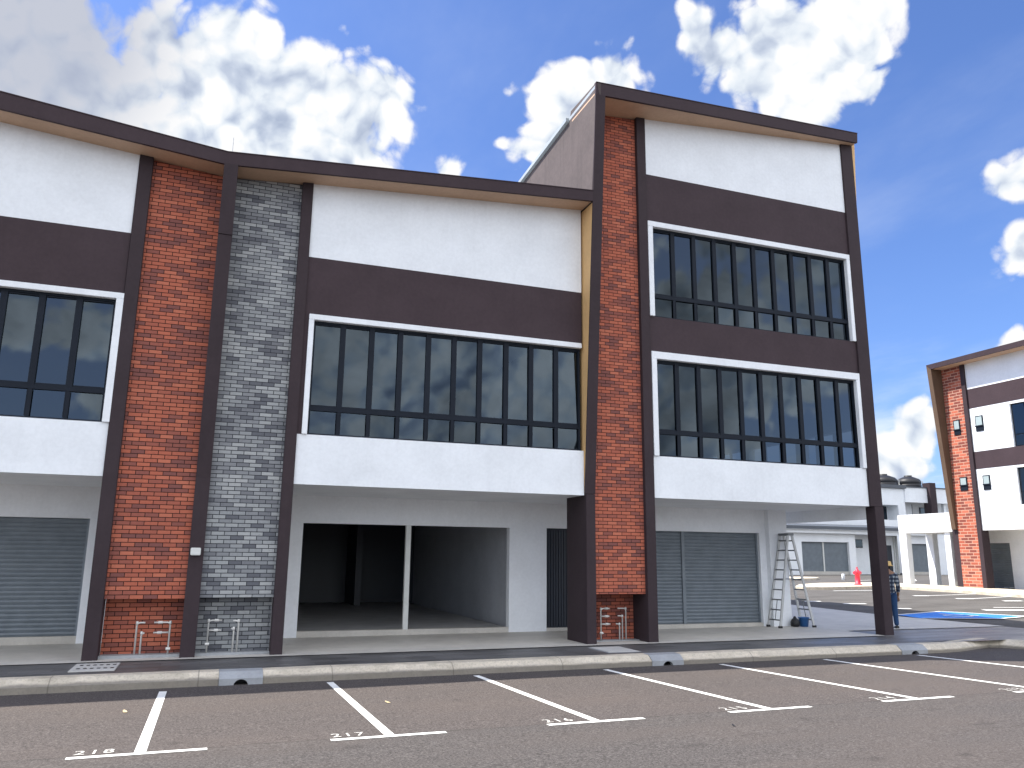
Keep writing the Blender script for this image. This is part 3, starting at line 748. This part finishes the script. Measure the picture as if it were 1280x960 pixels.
# bucket and bag at the ladder's foot
t = thing('bucket', 'small blue plastic bucket on the walkway at the foot of the ladder', 'bucket', (14.82, 17.92, .25))
b = MB(); b.lathe((14.82, 17.92, .245), [(.105, 0), (.135, .22), (.148, .225), (.148, .245), (.130, .24), (.10, .03)], 20); b.build('body', 'bucket', t, smooth=True)
b = MB(); b.tube([(14.82 + .14 * math.cos(a), 17.90, .48 + .10 * math.sin(a)) for a in [math.pi * k / 10 for k in range(11)]], .006, 6); b.build('handle', 'steel', t)
b = MB(); b.lathe((14.56, 17.95, .245), [(.05, 0), (.11, .02), (.12, .12), (.085, .19), (.045, .22), (.03, .26), (.01, .27)], 12)
o = b.build('tool_bag', 'black', smooth=True); tag(o, 'small black bag slumped beside the blue bucket', 'bag')
# litter
for x, yy, s, lab in ((-.81, 11.45, .055, 'pale dry leaf lying on the asphalt in the bay numbered 218'), (2.36, 11.05, .05, 'curled dry leaf on the asphalt between the 217 and 216 bay lines'), (5.62, 8.06, .035, 'tiny dark leaf in the lane below bay number 215')):
    b = MB(); z = gz(x, yy) + .006; a = random.random() * 3
    P = [(-1, 0, .15), (-.3, .45, .05), (.5, .4, .25), (1, 0, .45), (.4, -.35, .3), (-.4, -.4, .1)]
    ca, sa = math.cos(a), math.sin(a)
    Q = [(x + s * (p[0] * ca - p[1] * sa), yy + s * (p[0] * sa + p[1] * ca), z + s * p[2]) for p in P]
    c0 = (x, yy, z + s * .02)
    for k in range(6): b.face([c0, Q[k], Q[(k + 1) % 6]])
    tag(b.build('fallen_leaf', 'leaf' if s > .04 else 'black'), lab, 'leaf', 'leaves fallen on the asphalt')

# ------------------------------------------------------------------ person behind the corner column
def skin(name, verts, edges, radii, mat, parent, root=0, sub=2):
    me = bpy.data.meshes.new(name); me.from_pydata(verts, edges, [])
    o = bpy.data.objects.new(name, me); col.objects.link(o)
    sk = o.modifiers.new('s', 'SKIN'); sk.use_smooth_shade = True
    for i, r in enumerate(radii):
        v = me.skin_vertices[0].data[i]; v.radius = r if isinstance(r, tuple) else (r, r); v.use_root = (i == root)
    ss = o.modifiers.new('d', 'SUBSURF'); ss.levels = sub; ss.render_levels = sub
    bpy.context.view_layer.update(); dg = bpy.context.evaluated_depsgraph_get()
    m2 = bpy.data.meshes.new_from_object(o.evaluated_get(dg)); bpy.data.objects.remove(o)
    for p in m2.polygons: p.use_smooth = True
    m2.name = name; m2.materials.append(M[mat]); q = bpy.data.objects.new(name, m2); col.objects.link(q); q.parent = parent
    return q
PX, PY = 16.83, 16.95
PZ = pz(PX, PY)
pers = thing('person', 'worker in tan hat, dark plaid shirt and jeans standing behind the corner column', 'person', (PX, PY, PZ), local=True)
pers.rotation_euler = (0, 0, R(-28))
# local frame: +x right, -y toward the camera, the back is turned to us
V = [(0, 0, .92), (0, -.01, 1.12), (0, -.015, 1.30), (0, 0, 1.42), (0, .02, 1.49), (0, .03, 1.56), (0, .035, 1.63),
     (.17, -.005, 1.37), (.21, -.02, 1.11), (.225, .04, .88), (.22, .06, .80), (-.17, -.005, 1.37), (-.21, 0, 1.11), (-.19, .16, .95), (-.17, .21, .91),
     (.09, 0, .86), (.10, .015, .48), (.105, -.02, .09), (-.09, 0, .86), (-.10, .03, .48), (-.11, .02, .09)]
Ed = [(0, 1), (1, 2), (2, 3), (3, 4), (4, 5), (5, 6), (3, 7), (7, 8), (8, 9), (9, 10), (3, 11), (11, 12), (12, 13), (13, 14), (0, 15), (15, 16), (16, 17), (0, 18), (18, 19), (19, 20)]
rad = [(.13, .10), (.115, .09), (.135, .10), (.10, .085), .052, (.066, .082), (.07, .085), .058, .042, .034, .03, .058, .042, .034, .03, .075, .052, .036, .075, .052, .036]
body = skin('body', V, Ed, rad, 'skin', pers)
for sx, wx, wy, wz_ in ((1, .22, .06, .80), (-1, -.17, .21, .91)):
    pass
SV = [(0, 0, .80), (0, -.01, 1.10), (0, -.015, 1.28), (0, 0, 1.40), (.175, -.005, 1.37), (.215, -.02, 1.11), (.228, .038, .90), (-.175, -.005, 1.37), (-.215, 0, 1.11), (-.193, .155, .955)]
SE = [(0, 1), (1, 2), (2, 3), (3, 4), (4, 5), (5, 6), (3, 7), (7, 8), (8, 9)]
skin('shirt', SV, SE, [(.165, .125), (.15, .115), (.165, .12), (.115, .10), .075, .062, .050, .075, .062, .050], 'plaid', pers)
JV = [(0, 0, 1.0), (.09, 0, .84), (.10, .015, .47), (.108, -.018, .07), (-.09, 0, .84), (-.10, .03, .47), (-.112, .022, .07)]
skin('jeans', JV, [(0, 1), (1, 2), (2, 3), (0, 4), (4, 5), (5, 6)], [(.14, .105), (.095, .10), .073, .06, (.095, .10), .073, .06], 'jeans', pers)
for sx, oy in ((1, -.018), (-1, .022)):
    b = MB(); x = .108 * sx
    b.hexa([(x - .045, oy - .06, 0), (x + .045, oy - .06, 0), (x + .05, oy + .19, 0), (x - .05, oy + .19, 0), (x - .04, oy - .05, .085), (x + .04, oy - .05, .085), (x + .035, oy + .17, .045), (x - .035, oy + .17, .045)])
    o = b.build('shoe', 'shoe', None, bevel=.015); o.parent = pers
b = MB(); b.lathe((0, .035, 1.565), [(.088, -.05), (.096, .0), (.095, .05)], 16); o = b.build('hair', 'hair', None, smooth=True); o.parent = pers
b = MB(); b.lathe((0, .035, 1.60), [(.10, .0), (.145, -.012), (.150, .0), (.112, .022), (.108, .09), (.09, .112), (.03, .120)], 20); o = b.build('hat', 'hat', None, smooth=True); o.parent = pers
# hands: palm and five curled fingers each
def hand(wx, wy, wz_, sx):
    hv = [(wx, wy, wz_ + .02), (wx, wy + .012, wz_ - .05)]; he = [(0, 1)]; hr = [.027, (.036, .018)]
    for k, (dx, ln) in enumerate(((-.028, .062), (-.010, .072), (.010, .068), (.028, .052))):
        i = len(hv); hv += [(wx + dx, wy + .014, wz_ - .07), (wx + dx * 1.05, wy + .022, wz_ - .07 - ln * .5), (wx + dx, wy + .045, wz_ - .07 - ln * .85)]
        he += [(1, i), (i, i + 1), (i + 1, i + 2)]; hr += [.0105, .0095, .008]
    i = len(hv); hv += [(wx - .038 * sx, wy + .03, wz_ - .03), (wx - .045 * sx, wy + .05, wz_ - .065)]; he += [(0, i), (i, i + 1)]; hr += [.0115, .009]
    skin('hand', hv, he, hr, 'skin', pers, 0, 1)
hand(.222, .06, .80, 1); hand(-.17, .215, .90, -1)
fb = MB(); fb.lathe((0, .135, 1.575), [(.012, -.02), (.017, -.008), (.008, .012)], 8); o = fb.build('nose', 'skin', None, smooth=True); o.parent = pers

# ------------------------------------------------------------------ hydrant and bollard
hx, hy = 31.95, 34.25; hz = gz(hx, hy) + .13
t = thing('fire_hydrant', 'red fire hydrant on the kerb island across the side road', 'hydrant', (hx, hy, hz))
b = MB(); b.lathe((hx, hy, hz), [(.20, 0), (.20, .04), (.13, .05), (.125, .52), (.16, .54), (.16, .60), (.13, .62), (.12, .70), (.06, .76), (.05, .82)], 18); b.build('barrel', 'red', t, smooth=True)
b = MB(); b.tube([(hx - .30, hy - .12, hz + .60), (hx + .30, hy + .12, hz + .60)], .085, 12); b.build('outlet', 'red', t)
b = MB(); b.tube([(hx, hy, hz + .80), (hx, hy, hz + .90)], .035, 6); b.build('spindle', 'red', t)
bx, by = 39.2, 43.3; bz = gz(bx, by) 
b = MB(); b.lathe((bx, by, bz), [(.10, -.1), (.10, .36), (.085, .40)], 14); o = b.build('bollard', 'white', smooth=True)
tag(o, 'short white bollard standing on the asphalt left of the red hydrant', 'bollard')

t = thing('street_lamp', 'tall street lamp with curved arm, mirrored in the right end of the middle window', 'street lamp', (19.4, -12, gz(19.4, -12)))
lz = gz(19.4, -12)
b = MB(); b.tube([(19.4, -12, lz - .2), (19.4, -12, lz + 7.0)], .13, 10, .09); b.build('pole', 'navy', t, smooth=True)
b = MB(); b.tube([(19.4, -12, lz + 7.0)] + [(19.4 + 2.6 * (1 - math.cos(a)), -12, lz + 7.0 + 3.6 * math.sin(a)) for a in [R(9 * k) for k in range(1, 11)]], .085, 8, .05); b.build('arm', 'navy', t, smooth=True)
MB().box(21.9, 22.7, -12.14, -11.86, lz + 10.5, lz + 10.66).build('lamp_head', 'boxgrey', t, bevel=.03)

# ------------------------------------------------------------------ corner building across the side road (faces -X)
RX = 35.6
C = thing('shophouse', 'distant white corner shophouse at right with an orange brick strip and brown frame', 'shophouse', (RX, 28, .7))
def yb(b, xf, depth, y0, y1, z0, z1): return b.box(xf, xf + depth, y0, y1, z0, z1)
zr = 12.12
RB = 15.0
b = MB()
yb(b, RX, .3, RB, 29.62, 10.55, 11.9); yb(b, RX, .3, 27.40, 29.62, 7.35, 9.55); yb(b, RX, .3, RB, 29.62, 3.48, 4.62); yb(b, RX, .3, 27.43, 29.62, 4.62, 6.48)
yb(b, RX, .3, RB, 20.6, 7.35, 9.55); yb(b, RX, .3, RB, 20.6, 4.62, 6.48); b.box(RX + .001, RX + .3, 20.6, 27.4, 9.42, 9.55); b.box(RX + .001, RX + .3, 20.6, 27.4, 6.36, 6.48)
b.build('wall', 'white', C)
b = MB(); yb(b, RX - .01, .3, RB, 29.62, 9.551, 10.549); yb(b, RX - .01, .3, RB, 29.62, 6.481, 7.349); b.build('dark_band', 'dark', C)
MB().box(RX - .02, RX + .4, 29.84, 31.0, .5, 11.868).build('brick_pier', 'farbrick', C)
MB().box(RX - .10, RX + .4, 29.60, 29.83, .5, 11.868).build('fin', 'darkpost', C)
MB().box(RX + .0, RX + 1.2, 31.01, 31.35, .5, 3.55).build('column', 'darkpost', C)
MB().prism([(RX - .15, 31.01, 3.56), (RX + .3, 31.01, 3.56), (RX + .3, 31.01, 12.1), (RX - .75, 31.01, 12.1)], (0, .25, 0)).build('frame_post', 'brownpost', C)
MB().hexa([(RX - .75, RB, 11.86), (RX - .68, RB, 11.86), (RX - .68, 31.0, 11.86), (RX - .75, 31.0, 11.86), (RX - .77, RB, 12.12), (RX - .68, RB, 12.12), (RX - .68, 31.26, 12.12), (RX - .77, 31.26, 12.12)]).build('fascia', 'dark', C)
MB().box(RX - .679, RX + 12, RB, 31.0, 11.87, 11.95).build('soffit', 'shadetan', C)
MB().box(RX - .679, RX + 12, RB, 31.2, 11.96, 12.06).build('roof', 'roofmetal', C)
for (y0, y1, z0, z1) in ((30.20, 30.58, 8.32, 9.09), (30.14, 30.56, 5.47, 6.15), (28.88, 29.32, 8.34, 9.12), (28.86, 29.26, 5.42, 6.14)):
    xo = RX - .05 if y0 > 29.84 else RX - .03
    b = MB(); b.box(xo, xo + .06, y0, y1, z0, z1); f = b.build('window', 'frame', C)
    MB().box(xo - .012, xo - .004, y0 + .05, y1 - .05, z0 + .30, z1 - .05).build('pane', 'frosted', None).parent = f
    MB().box(xo - .035, xo - .004, y0 - .02, y1 + .02, z0 + .24, z0 + .29).build('rail', 'frame', None).parent = f
for (z0, z1) in ((7.35, 9.42), (4.62, 6.36)):
    b = MB(); b.box(RX + .10, RX + .16, 20.6, 27.43, z0, z1); f = b.build('window', 'frame', C)
    g = MB()
    for k in range(10):
        y0 = 20.66 + k * .675; g.box(RX + .085, RX + .095, y0, y0 + .58, z0 + .6, z1 - .06); g.box(RX + .085, RX + .095, y0, y0 + .58, z0 + .05, z0 + .54)
    g.build('pane', 'glass', None).parent = f
b = MB(); b.box(RX + 1.8, RX + 2.0, RB, 29.67, .4, 3.6); b.box(RX + 1.8, RX + 2, 29.67, 31.3, 2.9, 3.6); b.box(RX + 1.8, RX + 2, 31.25, 31.5, .4, 3.6); b.build('shop_wall', 'white2', C)
b = slat_mesh(29.67, 33.1, RX + 1.84, .75, 2.9, .09, 'Y'); b.build('roller_shutter', 'shutter', C)
MB().box(RX + .3, RX + 2.0, RB, 31.0, 3.49, 3.7).build('walkway_ceiling', 'white2', C)
MB().box(RX + .3, RX + 12, RB, 31.0, 3.72, 11.8).build('body', 'white2', C)
# white portal beside it
D = thing('portal_canopy', 'white flat-roofed canopy on columns joined to the distant corner shophouse', 'canopy', (RX, 33, .7))
MB().box(RX - .0, RX + 5, 31.36, 34.82, 3.45, 4.43).build('beam', 'white', D)
for (y0, y1, x0) in ((34.35, 34.81, RX), (31.62, 31.95, RX + .1), (34.35, 34.81, RX + 1.9), (31.62, 31.95, RX + 3.9)):
    MB().box(x0, x0 + .35, y0, y1, .4, 3.449).build('column', 'white', D)

# ------------------------------------------------------------------ single-storey row and two-storey row behind
E_ = thing('garage_row', 'low white row with wide grey roller shutters across the side road', 'shop row', (50, 55, .9))
Y5 = 55
b = MB()
segs = [(38, 39.2), (43.4, 45.75), (50.65, 51.35), (60.05, 62.4), (67.0, 70)]
for a, c in segs: b.box(a, c, Y5, Y5 + .4, .3, 4.15)
for a, c in ((39.2, 43.4), (45.75, 50.65), (57.2, 60.05), (62.4, 67)): b.box(a, c, Y5 + .001, Y5 + .4, 3.45, 4.15)
b.box(51.35, 57.2, Y5 + 1.2, Y5 + 1.5, .3, 4.15)
b.build('wall', 'white', E_)
for a, c, g in ((39.2, 43.4, 41.3), (45.75, 50.65, 48.1), (57.2, 60.05, None), (62.4, 67, 64.6)):
    s = slat_mesh(a, c, Y5 + .25, 1.05, 3.45, .09).build('roller_shutter', 'shutter', E_)
    if g: MB().box(g - .06, g + .06, Y5 + .18, Y5 + .25, 1.05, 3.45).build('guide_rail', 'boxgrey', None).parent = s
    MB().box(a, c, Y5 + .15, Y5 + .5, .3, 1.05).build('threshold', 'concrete', E_)
MB().box(37.9, 60.2, Y5 - .5, Y5 - .1, 4.16, 4.45).build('eaves_beam', 'white', E_)
MB().hexa([(37.8, Y5 - .75, 4.46), (60.3, Y5 - .75, 4.46), (60.3, Y5 + 6, 5.0), (37.8, Y5 + 6, 5.0), (37.8, Y5 - .75, 4.72), (60.3, Y5 - .75, 4.72), (60.3, Y5 + 6, 5.25), (37.8, Y5 + 6, 5.25)]).build('roof', 'roofdark', E_)
w = MB().box(52.3, 53.2, Y5 + 1.14, Y5 + 1.21, 3.05, 3.75).build('window', 'frame', E_)
MB().box(52.36, 53.14, Y5 + 1.12, Y5 + 1.135, 3.1, 3.7).build('pane', 'glass', None).parent = w
MB().box(55.6, 56.4, Y5 + 1.14, Y5 + 1.21, .9, 3.3).build('door', 'navy', E_)
b = MB()
for x in (56.7, 56.95): MB().tube([(x, Y5 + 1.1, .5), (x, Y5 + 1.1, 4.1)], .05, 8).build('downpipe', 'boxgrey', E_)

F_ = thing('terrace_block', 'white two-storey block behind the low garage row with dark roof edge', 'building', (62, 63, .9))
Y6 = 62
b = MB(); b.box(44, 66.8, Y6 + 1.4, Y6 + 9, .3, 9.0)
b.box(44, 64.5, Y6, Y6 + 1.4, 7.36, 9.0); b.box(63.6, 64.5, Y6, Y6 + 1.4, .3, 7.359); b.box(44, 63.6, Y6, Y6 + 1.4, .3, 5.9)
b.box(64.5, 74, Y6 + 2.0, Y6 + 8, .3, 5.8); b.box(64.5, 67.4, Y6 - .1, Y6 + .3, 7.7, 9.15); b.box(68.2, 72, Y6 - .1, Y6 + .3, 7.7, 9.15); b.box(69.9, 70.2, Y6 + .3, Y6 + .6, 5.5, 9.0)
b.box(66.8, 74, Y6 + 2.2, Y6 + 8, 5.8, 8.9)
b.build('wall', 'white', F_)
MB().box(43.8, 64.6, Y6 - .25, Y6 + 9.2, 9.02, 9.35).build('roof', 'roofdark', F_)
MB().box(64.62, 74, Y6 - .2, Y6 + 8.2, 9.16, 9.26).build('roof', 'roofdark', F_)
MB().box(67.4, 68.2, Y6 - .5, Y6 + .4, 5.6, 9.7).build('frame_post', 'darkpost', F_)
for x0, x1, z0, z1, yy in ((58.5, 63.4, 5.95, 7.30, Y6 + 1.3), (64.9, 66.0, 6.5, 7.6, Y6 + 1.9), (66.2, 67.4, 5.9, 7.65, Y6 + 1.9), (68.6, 69.4, 6.4, 7.4, Y6 + 2.1), (46, 57, 5.95, 7.3, Y6 + 1.3)):
    f = MB().box(x0, x1, yy, yy + .08, z0, z1).build('window', 'navy', F_)
    MB().box(x0 + .08, x1 - .08, yy - .02, yy - .005, z0 + .08, z1 - .08).build('pane', 'glass', None).parent = f
tl = ['black round water tank on the roof nearest the corner column', 'black round water tank in the middle of the far roof', 'black round water tank beside the brown roof post']
for k, (x, s, lab) in enumerate(((61.7, .9, tl[0]), (64.0, 1.45, tl[1]), (67.3, 1.35, tl[2]))):
    t = thing('water_tank', lab, 'water tank', (x, Y6 + 2, 9.3), 'black water tanks on the far roof')
    b = MB(); b.lathe((x, Y6 + 2, 9.3), [(s * .85, 0), (s * .9, .1), (s * .9, .35), (s * .85, .40), (s * .9, .45), (s * .9, .72), (s * .78, .92), (s * .4, 1.15), (s * .28, 1.2), (s * .28, 1.32)], 18); b.build('tank', 'black', t, smooth=True)
    b = MB(); b.tube([(x + s, Y6 + 1.9, 9.3), (x + s, Y6 + 1.9, 10.1), (x + s + .5, Y6 + 1.9, 10.1), (x + s + .5, Y6 + 1.9, 9.3)], .05, 6); b.build('pipe', 'boxgrey', t)

# ------------------------------------------------------------------ world
SUN = Vector((-.6, .24, 1.0)).normalized()
elev = math.asin(SUN.z); az = math.atan2(SUN.x, SUN.y)
W = bpy.data.worlds.new('World'); sc.world = W; W.use_nodes = True
t = NT(W.node_tree)
for n in list(t.n): t.n.remove(n)
out = t.add('ShaderNodeOutputWorld'); bg = t.add('ShaderNodeBackground'); t.l.new(bg.outputs[0], out.inputs[0])
STR = .11
bg.inputs['Strength'].default_value = STR
sky = t.add('ShaderNodeTexSky', sky_type='NISHITA'); sky.sun_disc = False; sky.sun_elevation = elev; sky.sun_rotation = az
sky.altitude = 0; sky.air_density = 1.0; sky.dust_density = 1.2; sky.ozone_density = 2.5
dirv = t.vmath('NORMALIZE', t.add('ShaderNodeNewGeometry').outputs['Position'])
# camera basis (used here only to write down where in the sky each cloud stands)
cr = Vector((0.93805733, -0.3463236, 0.01041217)); cu_ = Vector((-0.08252559, -0.19414178, 0.97749603)); cf = Vector((0.33650851, 0.91780659, 0.21069668))
FPX = 1002.5
def skydir(u, v): return (cf + cr * ((u - 640) / FPX) - cu_ * ((v - 480) / FPX)).normalized()
BL = [(160, 165, 105), (222, 85, 85), (290, 80, 92), (345, 140, 110), (420, 155, 85), (470, 140, 62), (250, 200, 120), (440, 205, 70), (50, 90, 130), (-70, 90, 150),
      (712, 115, 72), (755, 95, 58), (690, 178, 54), (905, 62, 66), (965, 75, 92), (1040, 60, 85), (1010, 115, 62), (876, 45, 44), (1065, 0, 66), (1085, 95, 40),
      (1290, 215, 44), (1290, 300, 48), (560, 212, 26), (1275, 436, 30), (1110, 585, 62), (1150, 540, 40)]
BLOBS = [(skydir(u, v), r / FPX / (1 + ((u - 640) ** 2 + (v - 480) ** 2) / FPX ** 2) ** .75) for u, v, r in BL]
wv = t.noise(dirv, 7, 2, .6, out='Color')
v2 = t.vmath('ADD', dirv, t.vmath('SCALE', t.vmath('SUBTRACT', wv, (.5, .5, .5)), None, .06))
m = None
for c, r in BLOBS:
    d = t.math('MULTIPLY_ADD', t.vmath('DISTANCE', v2, tuple(c)), -min(1.0, .45 + r * 6.0) / r, min(1.0, .45 + r * 6.0))
    m = d if m is None else t.math('MAXIMUM', m, d)
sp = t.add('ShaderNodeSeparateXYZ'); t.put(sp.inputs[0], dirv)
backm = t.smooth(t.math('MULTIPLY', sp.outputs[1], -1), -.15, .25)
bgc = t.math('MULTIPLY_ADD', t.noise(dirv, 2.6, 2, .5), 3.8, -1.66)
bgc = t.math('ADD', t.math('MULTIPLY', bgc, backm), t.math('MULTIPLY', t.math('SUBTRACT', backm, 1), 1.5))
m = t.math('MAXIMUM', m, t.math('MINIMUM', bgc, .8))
dw = t.vmath('SCALE', t.vmath('SUBTRACT', t.noise(dirv, 22, 2, .6, out='Color'), (.5, .5, .5)), None, .022)
vb = t.vmath('ADD', v2, dw)
def billow(v, hi=True):
    """heaped puffs: two sizes of rounded cells"""
    o = None
    for sc_, w in ((19, .62), (46, .38)) :
        vo = t.add('ShaderNodeTexVoronoi', feature='F1'); vo.inputs['Scale'].default_value = sc_
        t.put(vo.inputs['Vector'], v)
        q = t.math('MULTIPLY_ADD', vo.outputs['Distance'], -w * 1.25, w)
        o = q if o is None else t.math('ADD', o, q)
    return o                                                  # about 0 in the creases to 1 on the tops
b0 = billow(vb)
b1 = billow(t.vmath('ADD', vb, tuple(SUN * .016)))
n0 = t.noise(v2, 16, 7, .58)
det = t.math('ADD', t.math('MULTIPLY_ADD', n0, .78, -.35), t.math('MULTIPLY_ADD', b0, .60, -.24))
d0 = t.math('ADD', m, det)
alpha = t.smooth(d0, .06, .27)
n1 = t.noise(t.vmath('ADD', v2, tuple(SUN * .022)), 16, 4, .58)
lit = t.math('MULTIPLY_ADD', t.math('SUBTRACT', b0, b1), .95, .80)
lit = t.math('ADD', lit, t.math('MULTIPLY', t.math('SUBTRACT', n0, n1), 1.15))
big = t.noise(t.vmath('ADD', v2, (3, 1, 2)), 6.5, 3, .5)
thick = t.math('MULTIPLY', t.smooth(m, .22, .62), t.smooth(big, .40, .60))
lit = t.math('SUBTRACT', lit, t.math('MULTIPLY', thick, .27))
lit = t.math('ADD', lit, t.math('MULTIPLY_ADD', b0, .30, -.12), clamp=True)
CLOUD = 4.55
ccol = t.ramp(lit, [(0, (.40, .47, .62)), (.30, (.58, .65, .78)), (.55, (.80, .86, .93)), (.82, (1.0, 1.0, 1.0))])
ccol = t.vmath('SCALE', ccol, None, CLOUD)
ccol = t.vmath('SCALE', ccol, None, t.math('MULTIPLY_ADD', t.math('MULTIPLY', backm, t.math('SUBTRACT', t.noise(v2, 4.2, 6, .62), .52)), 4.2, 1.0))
# the greyer cloud bank toward the sun at upper left
gb = t.math('MULTIPLY_ADD', t.vmath('DISTANCE', dirv, tuple(skydir(20, 20))), -1 / .20, 1.0, clamp=True)
ccol = t.mix(t.math('MULTIPLY', t.smooth(gb, .0, .7), .75), ccol, tuple(CLOUD * x for x in (.40, .44, .56)))
# thin high cirrus
sp = t.add('ShaderNodeSeparateXYZ'); t.put(sp.inputs[0], dirv)
zz = t.math('ADD', t.math('MAXIMUM', sp.outputs[2], 0), .12)
pl = t.vmath('DIVIDE', dirv, None); 
cb = t.add('ShaderNodeCombineXYZ'); t.put(cb.inputs[0], t.math('DIVIDE', sp.outputs[0], zz)); t.put(cb.inputs[1], t.math('DIVIDE', sp.outputs[1], zz))
ci = t.noise(t.vmath('MULTIPLY', cb.outputs[0], (.9, .5, 1)), 1.0, 7, .6)
lowf = t.smooth(t.math('MULTIPLY', sp.outputs[2], -1), -.34, -.04)
cia = t.math('MULTIPLY', t.smooth(ci, .44, .74), t.math('MULTIPLY_ADD', lowf, .9, .22))
skyc = t.mix(1.0, sky.outputs[0], (.56, .68, .96), 'MULTIPLY')
base = t.mix(cia, skyc, (4.3, 4.6, 5.0))
base = t.mix(t.math('MULTIPLY', backm, .42), base, (4.3, 4.25, 4.1))      # haze added behind the camera, to take the blue out of the fill light
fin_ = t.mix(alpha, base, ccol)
fin_ = t.vmath('SCALE', fin_, None, t.math('MULTIPLY_ADD', backm, 1.15, 1.0))   # unseen sky behind the camera brightened, added fill light for the shaded facade
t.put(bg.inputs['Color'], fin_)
W.cycles.sampling_method = 'MANUAL'; W.cycles.sample_map_resolution = 512

L = bpy.data.lights.new('sun', 'SUN'); L.energy = 4.8; L.angle = R(.5); L.color = (1, .95, .87)
lo = bpy.data.objects.new('sun', L); col.objects.link(lo); lo.rotation_euler = SUN.to_track_quat('Z', 'Y').to_euler(); lo.location = (0, 0, 60)

# ------------------------------------------------------------------ camera
cam = bpy.data.cameras.new('camera'); co = bpy.data.objects.new('camera', cam); col.objects.link(co)
cam.sensor_width = 36; cam.sensor_fit = 'HORIZONTAL'; cam.lens = 1002.5 / 1280 * 36; cam.clip_end = 5000; cam.clip_start = .1
m = Matrix((cr, cu_, -cf)).transposed().to_4x4(); m.translation = (0, 0, 1.960)
co.matrix_world = m
sc.camera = co
vs = sc.view_settings; vs.view_transform = 'Standard'; vs.look = 'None'; vs.exposure = 1.05; vs.gamma = 1; vs.use_curve_mapping = False
sc.cycles.max_bounces = 8; sc.cycles.transparent_max_bounces = 8; sc.cycles.diffuse_bounces = 4
sc.cycles.use_denoising = True
